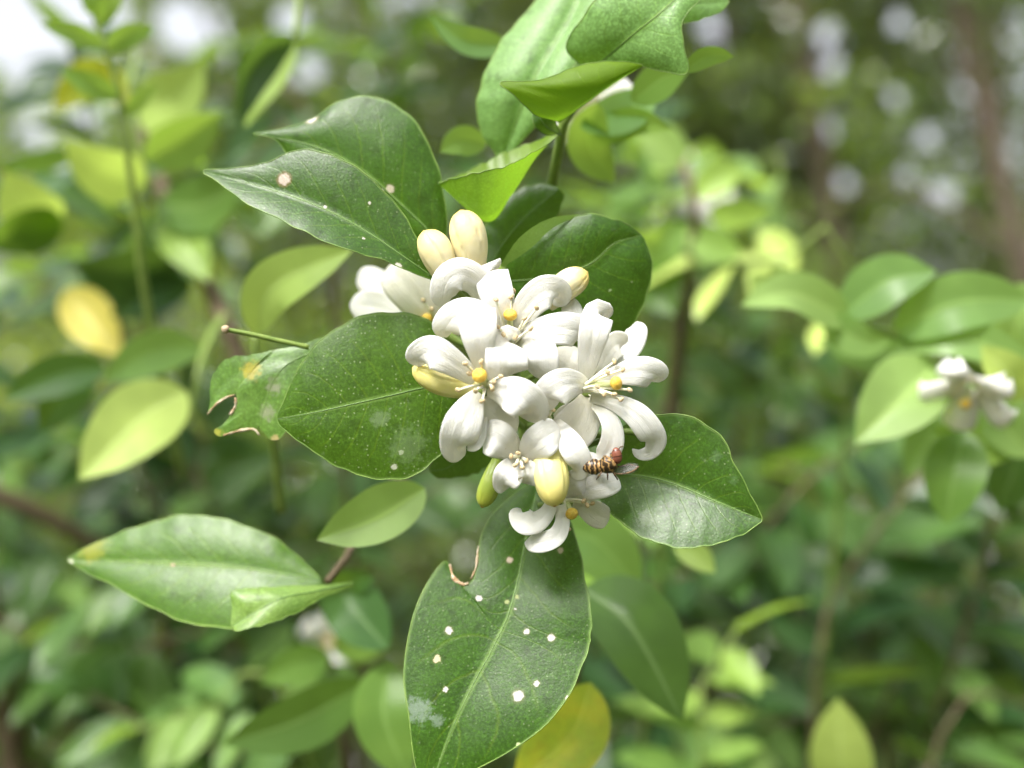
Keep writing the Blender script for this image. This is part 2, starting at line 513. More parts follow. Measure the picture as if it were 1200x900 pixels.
def big_leaf(parent, mid, e1, e2, look=DARK, fold=(2, 2), bulge=1.5, spots=(), patches=(), top=True, wave=0.3, tfac=0.28, rough=0.36,
             speck=0.35, extra=None, scars=(), edge=True, seed=0, label=None, rib=True, veins=1.0, spec=0.5, edge_mat='edge', lobes=(), match=False):
    Gd, uv = leaf_grid(mid, e1, e2, fold, bulge, wave=wave, seed=seed, match=match)
    org = wloc(parent)
    sp = [(near_px(Gd, x, y) - org, pxlen(r), c, ring) for (x, y, r, c, ring) in spots]
    pa = [(near_px(Gd, x, y) - org, pxlen(r), c, a) for (x, y, r, c, a) in patches]
    mat = leaf_material('leaf_surface', spots=sp, patches=pa, tfac=tfac, rough=rough, speck=speck, veins=veins, spec=spec, **look)
    mb = MB().sheet(Gd, mat, uv, face_cam=top)
    if extra is not None:
        for (c, hw) in extra:
            mb.sheet(*ribbon(c, hw, n=20, m=3)[:1], mat, face_cam=not top)
    for (lm, la, lb) in lobes:
        g2, uv2 = leaf_grid(lm, la, lb, (0, 0), 0.4, n=24, m=4)
        uv2[..., 1] = 0.2 + 0.12 * uv2[..., 1]
        mb.sheet(g2, mat, uv2, face_cam=top)
    o = mb.build('leaf', parent)
    if label:
        o['label'] = label
    R, C, _ = Gd.shape
    m = C // 2
    off = (CAM - Gd[:, m]) / np.linalg.norm(CAM - Gd[:, m], axis=1, keepdims=True) * 0.00002
    rad = np.linspace(0.00014, 0.00004, R)
    if rib:
        MB().tube(Gd[:, m] + off, rad, M['rib'], 6).build('midrib', o)
    if edge:
        rim = np.vstack([Gd[:, 0], Gd[::-1, -1]])
        keep = np.concatenate([[True], np.linalg.norm(np.diff(rim, axis=0), axis=1) > 1e-6])
        MB().tube(rim[keep], 0.00008, M[edge_mat], 6).build('margin', o)
    for (pts, r) in scars:
        q = np.array([near_px(Gd, x, y) for (x, y) in pts])
        q = curve(q, 14)
        rr = random.Random(len(pts))
        MB().tube(q, [pxlen(r) * rr.uniform(0.5, 1.2) for _ in range(14)], M['scar'], 6).build('dried_edge', o)
    return o


def ribbon(c, hw, n=26, m=4, twist=0.0, camber=0.0, fold=0.0, prof=None, flat=None):
    """strap along c = (px,py,mm); hw: half width in px, one value or one per point; camber bows the section"""
    c = np.array(c, float)
    if np.ndim(hw) == 0:
        hw = np.full(len(c), hw, float)
    cc = curve(np.column_stack([c, hw]), n)
    pts = np.array([P(*q[:3]) for q in cc])
    # even by true length
    L = np.concatenate([[0], np.cumsum(np.linalg.norm(np.diff(pts, axis=0), axis=1))])
    s = np.linspace(0, L[-1], n)
    pts = np.stack([np.interp(s, L, pts[:, k]) for k in range(3)], 1)
    wpx = np.interp(s, L, cc[:, 3])
    t = np.linspace(0, 1, n)
    if prof == 'leaf':
        wpx = wpx * np.sin(math.pi * np.clip(t, 0, 1) ** 0.85) ** 0.75 * np.where(t > 0.8, 1 - 0.35 * ((t - 0.8) / 0.2) ** 1.5, 1)
    elif prof == 'petal':
        wpx = wpx * np.where(t > 0.86, np.sqrt(np.clip(1 - ((t - 0.86) / 0.142) ** 2, 0.01, 1)), 1)
    w = wpx * K * (pts[:, 1] + FOCUS)
    T = np.gradient(pts, axis=0)
    T /= np.maximum(np.linalg.norm(T, axis=1, keepdims=True), 1e-12)
    V = pts - CAM
    V /= np.linalg.norm(V, axis=1, keepdims=True)
    S = np.cross(T, V)
    mag = np.linalg.norm(S, axis=1, keepdims=True)
    S = S / np.maximum(mag, 1e-9)
    for i in range(1, n):
        if np.dot(S[i], S[i - 1]) < 0:
            S[i] = -S[i]
    wgt = np.clip(mag, 0.05, 1) ** 1.5
    for _ in range(10):
        Sw = S * wgt
        S2 = Sw.copy()
        S2[1:-1] = Sw[1:-1] + 0.9 * (Sw[:-2] + Sw[2:])
        S = S2 - T * np.sum(S2 * T, axis=1, keepdims=True)
        S /= np.maximum(np.linalg.norm(S, axis=1, keepdims=True), 1e-9)
    N = np.cross(S, T)
    k0 = int(np.argmax(mag))
    if np.dot(N[k0], V[k0]) > 0:
        N = -N
    tw = math.radians(1) * np.interp(t, np.linspace(0, 1, len(np.atleast_1d(twist))), np.atleast_1d(twist))
    A = S * np.cos(tw)[:, None] + N * np.sin(tw)[:, None]
    B = -S * np.sin(tw)[:, None] + N * np.cos(tw)[:, None]
    Gd = np.zeros((n, 2 * m + 1, 3))
    uv = np.zeros((n, 2 * m + 1, 2))
    fr = math.radians(fold)
    for j in range(-m, m + 1):
        v = j / m
        lat = v * math.cos(fr)
        h = abs(v) * math.sin(fr) + camber * (v * v)
        Gd[:, j + m] = pts + A * (w * lat)[:, None] + B * (w * h)[:, None]
        uv[:, j + m, 0] = t
        uv[:, j + m, 1] = 0.5 + 0.5 * v
    return Gd, uv


def soft_leaf(parent, c, hw, mat, fold=18, twist=0.0, top=True, camber=0.0, label=None, petiole=None):
    Gd, uv = ribbon(c, hw, n=22, m=4, twist=twist, fold=fold, camber=camber, prof='leaf')
    mb = MB().sheet(Gd, M[mat] if isinstance(mat, str) else mat, uv, face_cam=top)
    if petiole:
        q = curve([P(*c[0])] + [P(*x) for x in petiole], 8)
        mb.tube(q, np.linspace(0.0005, 0.0007, 8), M['stem'], 6)
    o = mb.build('leaf', parent)
    if label:
        o['label'] = label
    return o


def stem(parent, pts, r0, r1, mat='stem', name='stem', sides=8, n=24):
    q = curve([P(*x) for x in pts], n)
    return MB().tube(q, np.linspace(r0, r1, n), M[mat], sides).build(name, parent)


# ------------------------------------------------------------------ ground
gm = MB()
gn = 60
xs = np.linspace(-1, 1, gn)
gx = np.sign(xs) * (np.abs(xs) ** 2.2) * 150
GX, GY = np.meshgrid(gx, gx, indexing='ij')
GZ = 0.06 * np.sin(GX * 0.9) * np.cos(GY * 0.7) + 0.03 * np.sin(GX * 2.3 + GY * 1.7)
Gd = np.stack([GX, GY + 5, np.where(np.abs(GX) + np.abs(GY) < 60, GZ, 0)], -1)
gm.sheet(Gd, M['soil'], free=True)
ground = gm.build('ground')
if ground.data.polygons[0].normal.z < 0:
    ground.data.flip_normals()
ground['kind'] = 'structure'


# ------------------------------------------------------------------ trees and shrubs beyond the blossom
def air_shafts():
    """directions (unit vector) and slope radius of gaps in the foliage round the clearing"""
    rr = random.Random(41)
    out = []
    # slopes sideways and upwards: broad sky towards one side, small chinks elsewhere
    known = [(-.47, .34, 47), (-.43, .34, 40), (-.39, .345, 28), (-.45, .295, 26), (-.31, .34, 26), (-.29, .335, 20), (-.262, .312, 14), (-.195, .297, 14), (-.21, .344, 14), (-.417, .20, 12),
             (-.405, .25, 12), (-.455, .277, 12), (-.453, .244, 11), (-.445, .217, 10), (.30, .33, 14), (.30, .303, 13), (.42, .303, 9), (.428, .278, 9), (.447, .256, 15), (.295, .242, 12), (.363, .273, 8),
             (.404, .178, 11), (.313, .19, 8), (.377, .198, 8), (.394, .234, 9), (.367, .342, 9), (.195, .334, 20)]
    for (x, z, r_) in known:
        out.append((x, 1.0, z, r_ * K))
    for _ in range(70):            # and as many on all other sides of the clearing
        az = math.radians(rr.uniform(32, 328))
        out.append((math.sin(az), math.cos(az), rr.uniform(0.12, 0.6), rr.uniform(7, 15) * K))
    A = np.array(out)
    A[:, :3] /= np.linalg.norm(A[:, :3], axis=1, keepdims=True)
    return A


AIR_SHAFTS = air_shafts()


def crown_mesh(centers, spread, per, size, mat, rng, parent, name='crown', up=0.35):
    """leaf-sized faces in clumps: each leaf is a keeled blade of four faces"""
    nc = len(centers)
    n = nc * per
    c = np.repeat(np.array(centers), per, axis=0)
    pos = c + rng.normal(0, 1, (n, 3)) * np.array(spread)
    pos[:, 2] = np.maximum(pos[:, 2], 0.05)
    d = rng.normal(0, 1, (n, 3))
    d[:, 2] = d[:, 2] * 0.6 - 0.25
    d /= np.linalg.norm(d, axis=1, keepdims=True)
    nn = rng.normal(0, 1, (n, 3)) * 0.8 + np.array([0, -0.3, up * 2])
    s = np.cross(d, nn)
    s /= np.maximum(np.linalg.norm(s, axis=1, keepdims=True), 1e-9)
    up_ = np.cross(s, d)
    L = size * rng.uniform(0.6, 1.25, (n, 1))
    W = L * rng.uniform(0.2, 0.3, (n, 1))
    # openings in the canopy: shafts of open air that run outwards from the clearing
    rel = pos + d * L * 0.5 - np.array([0, 0, CAMZ])
    along = rel @ AIR_SHAFTS[:, :3].T
    off2 = np.sum(rel ** 2, axis=1)[:, None] - along ** 2
    wide = along * AIR_SHAFTS[:, 3] + 0.27 * L
    keep = ~np.any((along > 1.2) & (off2 < wide ** 2), axis=1)
    pos, d, s, up_, L, W = pos[keep], d[keep], s[keep], up_[keep], L[keep], W[keep]
    n = int(keep.sum())
    v0 = pos
    v1 = pos + d * L * 0.45 + s * W + up_ * W * 0.35
    v2 = pos + d * L - up_ * L * 0.12
    v3 = pos + d * L * 0.45 - s * W + up_ * W * 0.35
    v4 = pos + d * L * 0.5
    V = np.stack([v0, v1, v2, v3, v4], 1).reshape(-1, 3)
    me = bpy.data.meshes.new(name)
    b = np.arange(n)[:, None] * 5
    F = np.concatenate([b + np.array([[0, 1, 4]]), b + np.array([[1, 2, 4]]), b + np.array([[2, 3, 4]]), b + np.array([[3, 0, 4]])], 1).reshape(-1, 3)
    V = V - wloc(parent)
    me.vertices.add(len(V))
    me.vertices.foreach_set("co", V.ravel())
    me.loops.add(len(F) * 3)
    me.loops.foreach_set("vertex_index", F.ravel().astype(np.int32))
    me.polygons.add(len(F))
    me.polygons.foreach_set("loop_start", np.arange(0, len(F) * 3, 3, dtype=np.int32))
    me.polygons.foreach_set("loop_total", np.full(len(F), 3, dtype=np.int32))
    me.update(calc_edges=True)
    uvl = me.uv_layers.new(name="UVMap")
    uvl.data.foreach_set("uv", np.tile([0.5, 0.3], len(F) * 3))
    me.materials.append(mat)
    o = bpy.data.objects.new(name, me)
    COL.objects.link(o)
    o.parent = parent
    o['kind'] = 'stuff'
    return o


def make_tree(name, label, cat, x, y, trunk, r0, crown, clumps, per, size, mat, seed, group, limbs=6, spread=0.16, shell=0.45):
    """trunk: world points relative to (x, y, 0); crown: (dx, dy, z, rx, ry, rz)"""
    rng = np.random.default_rng(seed)
    t = thing(name, label, cat, (x, y, 0), group)
    base = np.array([x, y, 0])
    q = curve([base + np.array(p) for p in trunk], 20)
    mb = MB().tube(q, np.linspace(r0, r0 * 0.4, 20), M['bark'], 10)
    mb.build('trunk', t)
    cx, cy, cz, rx, ry, rz = crown
    cen = base + np.array([cx, cy, cz])
    pts = []
    while len(pts) < clumps:
        p = rng.uniform(-1, 1, 3)
        if shell < np.linalg.norm(p) < 1:
            pts.append(cen + p * np.array([rx, ry, rz]))
    for i in range(limbs):
        a = q[int(rng.integers(7, 19))]
        b = pts[int(rng.integers(0, len(pts)))]
        mdl = (a + b) / 2 + np.array([0, 0, 0.1 * rz])
        c = curve([a, mdl, b], 10)
        MB().tube(c, np.linspace(r0 * 0.35, r0 * 0.08, 10), M['bark'], 7).build('limb', t)
    crown_mesh(pts, (spread,) * 3, per, size, mat, rng, t)
    return t


def X_at(px, D):
    return (px - 600) * K * D


tall = 'tall trees closing off the view'
low = 'shrubs filling the thicket'
# unseen trees added on the viewer's side to block low sky light
for k, (az, rad_) in enumerate([(85, 2.9), (128, 3.2), (180, 3.0), (232, 3.3), (275, 3.0)]):
    a_ = math.radians(az)
    make_tree('tree', 'unseen leafy tree added to limit the open sky', 'tree', rad_ * math.sin(a_), rad_ * math.cos(a_),
              [(0, 0, 0), (0.05, 0, 1.0), (-0.05, 0, 2.0), (0, 0.1, 3.0)], 0.09, (0, 0, 1.9, 1.5, 1.5, 1.6), 90, 80, 0.11, M['crown_a'], 60 + k,
              'unseen trees added to limit the sky light', limbs=7, spread=0.2)
# (px of trunk, distance, ...)
make_tree('tree', 'slender leaning tree with brown trunk and small leaves against the sky', 'tree', X_at(1235, 2.6), 2.44,
          [(0.02, 0, 0), (0.03, 0, 0.9), (-0.06, 0, 1.6), (-0.26, 0.05, 2.6), (-0.3, 0.1, 3.6)], 0.034,
          (-0.2, 0.5, 2.6, 0.9, 0.8, 1.5), 45, 90, 0.055, M['crown_a'], 3, tall, spread=0.085)
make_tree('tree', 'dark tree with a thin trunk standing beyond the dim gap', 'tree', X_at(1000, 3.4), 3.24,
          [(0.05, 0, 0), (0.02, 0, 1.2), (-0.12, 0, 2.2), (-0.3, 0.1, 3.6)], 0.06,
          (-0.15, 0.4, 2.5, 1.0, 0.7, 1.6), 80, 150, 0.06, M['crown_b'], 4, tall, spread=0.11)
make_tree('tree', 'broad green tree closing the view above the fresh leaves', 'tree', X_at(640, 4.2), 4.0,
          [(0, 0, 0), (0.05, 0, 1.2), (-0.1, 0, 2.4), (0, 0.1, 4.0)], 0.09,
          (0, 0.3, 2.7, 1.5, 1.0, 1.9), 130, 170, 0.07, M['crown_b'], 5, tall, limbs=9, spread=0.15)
make_tree('tree', 'low crowned tree under the bright patch of open sky', 'tree', X_at(160, 4.6), 4.4,
          [(0, 0, 0), (0.1, 0, 0.8), (0.0, 0, 1.6), (0.1, 0.1, 2.3)], 0.07,
          (-0.2, 0.2, 1.9, 1.9, 0.9, 1.5), 150, 190, 0.07, M['crown_a'], 6, tall, limbs=8, spread=0.12)
make_tree('tree', 'pale leaved tree beside the bright patch of open sky', 'tree', X_at(400, 5.4), 5.2,
          [(0, 0, 0), (-0.1, 0, 1.2), (0.1, 0, 2.4), (0, 0.1, 4.2)], 0.08,
          (0.1, 0.2, 2.7, 1.25, 0.8, 2.2), 140, 190, 0.07, M['crown_a'], 8, tall, limbs=8, spread=0.13)
make_tree('tree', 'tall dense tree behind the leaning trunk', 'tree', X_at(1130, 5.6), 5.4,
          [(0, 0, 0), (0.1, 0, 1.4), (0.1, 0, 2.6), (0, 0.1, 4.5)], 0.1,
          (0, 0.2, 2.6, 1.7, 0.9, 2.3), 130, 190, 0.075, M['crown_b'], 9, tall, limbs=8, spread=0.16)
make_tree('tree', 'tall dense tree behind the dim gap', 'tree', X_at(840, 6.4), 6.2,
          [(0, 0, 0), (-0.1, 0, 1.4), (0.1, 0, 2.6), (0, 0.1, 4.5)], 0.1,
          (0, 0.2, 2.9, 1.7, 0.9, 2.7), 130, 190, 0.08, M['crown_b'], 10, tall, limbs=8, spread=0.18)
lowlabels = ['deep green ' + 'shrub far behind the slanting bare twig', 'green shrub far behind the torn leaf', 'deep green shrub far behind the bitten leaf', 'deep green shrub beneath the dim gap',
             'deep green shrub far below the soft star flower', 'light green shrub under the open sky behind the ripe yellow leaf', 'green shrub far behind the dark tree trunk and hazy blossoms',
             'green shrub at the foot of the leaning trunk', 'deep green shrub far behind the spotted leaves']
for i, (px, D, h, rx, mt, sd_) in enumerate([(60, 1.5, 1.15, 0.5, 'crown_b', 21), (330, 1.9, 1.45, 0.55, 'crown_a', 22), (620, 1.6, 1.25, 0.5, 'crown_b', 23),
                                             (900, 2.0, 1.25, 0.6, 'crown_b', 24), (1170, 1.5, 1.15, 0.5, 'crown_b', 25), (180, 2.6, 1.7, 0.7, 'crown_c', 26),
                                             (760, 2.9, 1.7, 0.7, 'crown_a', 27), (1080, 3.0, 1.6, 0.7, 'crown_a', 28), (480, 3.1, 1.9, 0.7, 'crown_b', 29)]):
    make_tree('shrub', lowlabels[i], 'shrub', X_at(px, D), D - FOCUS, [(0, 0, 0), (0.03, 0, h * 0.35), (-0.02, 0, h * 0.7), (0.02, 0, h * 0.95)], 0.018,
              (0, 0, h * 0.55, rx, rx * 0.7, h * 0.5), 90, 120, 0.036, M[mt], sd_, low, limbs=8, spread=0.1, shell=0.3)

# ------------------------------------------------------------------ out-of-focus branches of the same bush
_tmpl = {}


def template(shape, mat):
    """one leaf blade, base at origin, pointing +Y, top +Z, length 1"""
    if (shape, mat) in _tmpl:
        return _tmpl[(shape, mat)]
    rr = random.Random(shape * 17 + 3)
    fold = math.radians(rr.uniform(8, 30))
    droop = rr.uniform(0.02, 0.30)
    asp = rr.uniform(0.22, 0.30)
    wv = rr.uniform(0, 0.03)
    n, m = 10, 3
    Gd = np.zeros((n, 2 * m + 1, 3))
    uv = np.zeros((n, 2 * m + 1, 2))
    for i in range(n):
        t = i / (n - 1)
        w = asp * math.sin(math.pi * t ** 0.85) ** 0.75 * (1 - 0.35 * max(0, (t - 0.75) / 0.25) ** 1.5)
        for j in range(-m, m + 1):
            v = j / m
            Gd[i, j + m] = (w * v * math.cos(fold), t * (1 - 0.25 * droop * t), w * abs(v) * math.sin(fold) - droop * t * t + wv * math.sin(7 * t + (2 if v > 0 else 0)) * abs(v))
            uv[i, j + m] = (t, 0.5 + 0.5 * v)
    mb = MB().sheet(Gd, M[mat], uv, free=True)
    o = mb.build('leaf')
    me = o.data
    bpy.data.objects.remove(o)
    if sum(p.normal.z for p in me.polygons) < 0:
        me.flip_normals()
    _tmpl[(shape, mat)] = me
    return me


def put_leaf(parent, base, direction, updir, length, mat, rng, name='leaf'):
    me = template(rng.randrange(5), mat)
    o = bpy.data.objects.new(name, me)
    COL.objects.link(o)
    y = Vector(direction).normalized()
    z = Vector(updir)
    z = (z - y * z.dot(y)).normalized()
    x = y.cross(z)
    R = Matrix((x, y, z)).transposed().to_4x4()
    o.parent = parent
    o.matrix_local = Matrix.Translation(Vector(base - wloc(parent))) @ R @ Matrix.Scale(length, 4)
    return o


def leafy_branch(px, py, d, ang, length, nleaf, lsize, mats, seed, label, group, tilt=0.0, drop=True, smat='twig'):
    """px,py,d: middle of the branch; ang: direction in degrees (0 = to +X, 90 = up); tilt: towards (-) or away (+)"""
    rng = random.Random(seed)
    c = P(px, py, d)
    a = math.radians(ang)
    dirv = np.array([math.cos(a) * math.cos(tilt), math.sin(tilt), math.sin(a) * math.cos(tilt)])
    a0 = c - dirv * length * 0.5
    a1 = c + dirv * length * 0.5
    sag = np.array([rng.uniform(-.1, .1), rng.uniform(-.1, .1), -0.12]) * length
    pts = [a0, c - sag * 0.6, a1 + sag * 0.5]
    if drop:
        g0 = a0 + np.array([rng.uniform(-.05, .05), 0.10, -0.25]) - dirv * 0.03
        pts = [g0] + pts
    base = pts[0]
    t = thing('leafy_branch', label, 'branch', base, group)
    q = curve(pts, 26)
    MB().tube(q, np.linspace(0.0015, 0.0005, 26), M[smat], 7).build('stem', t)
    blade = curve(pts[-3:], 40)
    for i in range(nleaf):
        f = (i + 0.6) / nleaf
        k = min(39, int(f * 39))
        b = blade[k]
        T = blade[min(39, k + 1)] - blade[max(0, k - 1)]
        T /= np.linalg.norm(T)
        side = np.cross(T, np.array([0, -0.5 + rng.uniform(-.4, .4), 1.0]))
        side /= np.linalg.norm(side)
        sgn = 1 if i % 2 else -1
        if i == nleaf - 1:
            dv = T
        else:
            dv = T * rng.uniform(0.2, 0.8) + side * sgn * rng.uniform(0.7, 1.1)
        dv = dv + np.array([0, rng.uniform(-.35, .25), rng.uniform(-0.5, 0.15)])
        up = np.array([rng.uniform(-.5, .5), rng.uniform(-1.1, 0.2), 1.0])
        put_leaf(t, b, dv, up, lsize * rng.uniform(0.7, 1.2), mats[rng.randrange(len(mats))], rng)
    return t


MARKS = [(110, 120, 'around the lime green shoot'), (40, 260, 'behind the large pale glossy leaves'), (90, 380, 'behind the ripe yellow leaf'), (230, 300, 'between the ripe yellow leaf and the spotted leaves'),
         (60, 590, 'beside the slanting bare twig'), (190, 540, 'above the large pale green leaf'), (300, 540, 'under the torn leaf'), (110, 760, 'below the tip of the large pale green leaf'),
         (270, 800, 'below the small curled leaf'), (430, 680, 'between the curled leaf and the bitten leaf'), (400, 860, 'beside the olive leaf'), (540, 600, 'straight behind the hanging blossom'),
         (740, 720, 'beside the bitten leaf'), (800, 860, 'beside the yellow mottled leaf'), (900, 560, 'beyond the tip of the shiny folded leaf'), (960, 740, 'above the pale oval upright leaf'),
         (1080, 600, 'below the soft star flower'), (1150, 740, 'well under the soft star flower'), (1130, 860, 'next to the pale oval upright leaf'), (860, 380, 'below the hazy white blossoms'),
         (760, 190, 'around the hazy white blossoms'), (400, 110, 'above the spotted leaves'), (900, 250, 'in the dim gap'), (960, 460, 'just below the dim gap')]


def where(px, py):
    return min(MARKS, key=lambda q: (q[0] - px) ** 2 + (q[1] - py) ** 2)[2]


dim = 'leafy branches out of focus in the thicket'
rb = random.Random(99)
spots_ = []
# left side and lower half are thick with leaves, the upper far side is open
for (px, py, d) in [(40, 250, 160), (130, 220, 230), (230, 130, 300), (60, 330, 260), (160, 300, 330), (250, 260, 200), (300, 470, 300), (170, 470, 380),
                    (60, 520, 250), (40, 600, 330), (160, 610, 420), (230, 560, 240), (330, 590, 330), (60, 720, 300), (150, 790, 220), (240, 800, 330),
                    (330, 760, 250), (90, 860, 260), (230, 880, 190), (400, 700, 380), (440, 640, 260), (380, 850, 300), (520, 560, 420), (560, 760, 340),
                    (740, 700, 300), (760, 870, 240), (850, 780, 330), (860, 880, 250), (930, 700, 430), (930, 560, 300), (1010, 560, 230), (1060, 640, 190),
                    (1150, 680, 200), (1120, 770, 230), (1010, 760, 330), (1180, 850, 200), (1080, 860, 300), (880, 480, 420), (830, 380, 360), (800, 320, 280),
                    (20, 420, 200), (110, 660, 260), (30, 800, 230), (300, 680, 210), (470, 560, 300), (200, 720, 280), (800, 560, 260), (900, 640, 260), (980, 640, 360), (800, 730, 230),
                    (960, 860, 280), (1190, 760, 300), (1040, 460, 300), (130, 90, 330), (300, 200, 340), (480, 220, 330), (760, 460, 420), (860, 440, 300), (500, 60, 380),
                    (420, 200, 420), (350, 60, 450), (450, 110, 520), (740, 190, 300), (870, 250, 500), (960, 480, 480), (1180, 580, 260), (300, 330, 420)]:
    spots_.append((px, py, d))
for i, (px, py, d) in enumerate(spots_):
    mats = ['deep', 'deep', 'midgreen'] if i % 3 else ['midgreen', 'deep', 'midgreen']
    if py > 760 and i % 2:
        mats = ['midgreen', 'young', 'deep']
    leafy_branch(px + rb.uniform(-15, 15), py + rb.uniform(-15, 15), d, rb.uniform(-30, 210), rb.uniform(0.08, 0.13), rb.randint(12, 16), 0.031, mats, 500 + i,
                 ('dark leafy branch out of focus ' if mats[0] == 'deep' else 'mid green leafy branch out of focus ') + where(px, py), dim, tilt=rb.uniform(-.5, .5))

# ------------------------------------------------------------------ hand-placed soft-focus shoots round the blossom
def ellipse(mb, c, axes, r, mat, n=10, sides=12):
    """egg along axes direction (unit vector) with half length r[0], radius r[1]"""
    a = np.array(axes, float)
    a /= np.linalg.norm(a)
    t = np.linspace(-1, 1, n)
    tt = np.sin(t * math.pi / 2)
    pts = np.array(c) + a * (tt * r[0])[:, None]
    rad = np.maximum(np.sqrt(np.clip(1 - tt ** 2, 0, 1)) * r[1], r[1] * 0.03)
    mb.tube(pts, rad, mat, sides)
    return mb


def petal(parent, c, mat='petal', camber=-0.03, twist=0.0, thick=0.00016):
    """c: (px, py, depth in px, half width px)"""
    c = np.array(c, float)
    pts = np.column_stack([c[:, 0], c[:, 1], c[:, 2] * 0.125])
    Gd, uv = ribbon(pts, c[:, 3] * 1.10, n=40, m=7, camber=camber + RNG.uniform(-.05, .05), twist=twist + RNG.uniform(-8, 8), prof='petal')
    # thin margins lift and dip a little, a shallow groove runs down the middle
    n, mm = Gd.shape[:2]
    nr = np.cross(np.gradient(Gd, axis=0), np.gradient(Gd, axis=1))
    nr /= np.maximum(np.linalg.norm(nr, axis=2, keepdims=True), 1e-12)
    if np.sum(nr[n // 2, mm // 2] * (CAM - Gd[n // 2, mm // 2])) < 0:
        nr = -nr
    tt_ = np.linspace(0, 1, n)[:, None]
    vv_ = np.linspace(-1, 1, mm)[None, :]
    wid = np.linalg.norm(Gd[:, -1] - Gd[:, 0], axis=1)[:, None] * 0.5
    p1, p2, p3 = RNG.uniform(0, 6), RNG.uniform(0, 6), RNG.uniform(3.5, 6)
    wav = 0.10 * np.abs(vv_) ** 2.5 * np.where(vv_ > 0, np.sin(p3 * 1.3 * tt_ + p1), np.sin(p3 * 1.7 * tt_ + p2)) * np.clip(tt_ * 3, 0, 1)
    grv = -0.05 * np.exp(-(vv_ / 0.16) ** 2) * np.clip(tt_ * 4, 0, 1) * np.clip((1 - tt_) * 4, 0, 1)
    Gd = Gd + nr * ((wav + grv) * wid)[..., None]
    return MB().sheet(Gd, M[mat], uv, thick=thick).build('petal', parent)


def pistil(parent, a, b, r=3.0, head=7.0):
    A, B = P(a[0], a[1], a[2] * .125), P(b[0], b[1], b[2] * .125)
    mb = MB()
    mb.tube(curve([A, (A + B) / 2 + [0, 0, .0002], B], 8), np.linspace(pxlen(r * 1.2), pxlen(r * 0.8), 8), M['style'], 10)
    d = B - A
    ellipse(mb, B, d, (pxlen(head * 0.82), pxlen(head)), M['stigma'], 12, 16)
    return mb.build('pistil', parent)


def stamen(parent, a, b, r=1.7, head=3.6):
    A, B = P(a[0], a[1], a[2] * .125), P(b[0], b[1], b[2] * .125)
    mb = MB()
    mb.tube(curve([A, (A + B) / 2 + np.array([0.0001, -0.0002, 0.0002]), B], 8), np.linspace(pxlen(r * 1.4), pxlen(r * 0.7), 8), M['filament'], 8)
    d = np.array([RNG.uniform(-1, 1), RNG.uniform(-.4, .4), RNG.uniform(-1, 1)])
    ellipse(mb, B, d, (pxlen(head), pxlen(head * 0.72)), M['anther'], 8, 10)
    return mb.build('stamen', parent)


def bud(parent, pts, hw, mat, calyx=True, label=None, seams=5, turn=0.0, neck=0.62):
    """pts: (px,py,depth px) base->tip"""
    q = curve([P(x, y, d * .125) for (x, y, d) in pts], 26)
    t = np.linspace(0, 1, 26)
    r = np.where(t < 0.6, neck + (1 - neck) * np.sin(np.clip(t / 0.6, 0, 1) * math.pi / 2) ** 1.1, np.sqrt(np.clip(1 - ((t - 0.6) / 0.405) ** 2.05, 0.0, 1)))
    r = np.maximum(r, 0.03) * pxlen(hw)

    def lob(th, u):
        x = ((th + turn + 0.5 * u) * seams / (2 * math.pi)) % 1.0
        return 1.0 - 0.08 * max(0, 1 - min(x, 1 - x) / 0.07) - 0.07 * x + 0.03 * math.sin(th + 5 * u)
    o = MB().tube(q, r, M[mat], 60, lobes=lob).build('bud', parent)
    if label:
        o['label'] = label
    dt = q[-1] - q[-4]
    dt /= np.linalg.norm(dt)
    MB().tube(np.array([q[-1] - dt * pxlen(2.5), q[-1], q[-1] + dt * pxlen(1.2)]), [pxlen(4.2), pxlen(2.4), pxlen(0.7)], M['tip'], 12).build('bud_tip', o)
    if calyx:
        d = (q[0] - q[3])
        d /= np.linalg.norm(d)
        MB().tube(np.array([q[2], q[0], q[0] + d * pxlen(7)]), [pxlen(hw * .62), pxlen(hw * .5), pxlen(hw * .2)], M['stem'], 10).build('calyx', o)
    return o


def far_flower(parent, px, py, d, size, seed, face=(0, -1, 0.3), mat='petal'):
    """small five-petalled blossom seen soft"""
    rr = random.Random(seed)
    c = P(px, py, d)
    f = Vector(face).normalized()
    a = f.orthogonal().normalized()
    b = f.cross(a)
    f, a, b = np.array(f), np.array(a), np.array(b)
    e = bpy.data.objects.new('flower', None)
    COL.objects.link(e)
    e.parent = parent
    e.location = Vector(c - wloc(parent))
    e.empty_display_size = 0.005
    for k in range(5):
        th = 2 * math.pi * k / 5 + rr.uniform(-.2, .2)
        o = math.cos(th) * a + math.sin(th) * b
        s = -math.sin(th) * a + math.cos(th) * b
        Gd = np.zeros((12, 7, 3))
        for i in range(12):
            t = i / 11
            rad = size * (0.12 + 0.88 * math.sin(t * 1.75))
            h = size * (0.75 * math.sin(t * 2.3) - 0.35 * t)
            w = size * 0.36 * math.sin(math.pi * (0.12 + 0.84 * t)) ** 0.6
            for j in range(7):
                v = j / 3 - 1
                Gd[i, j] = c + o * rad + f * (h - 0.15 * size * v * v) + s * w * v
        MB().sheet(Gd, M[mat], thick=0.0003).build('petal', e)
    mb = MB()
    mb.tube(np.array([c, c + f * size * 0.5]), size * 0.06, M['style'], 8)
    ellipse(mb, c + f * size * 0.5, f, (size * .1, size * .12), M['stigma'], 8, 10)
    mb.build('pistil', e)
    return e


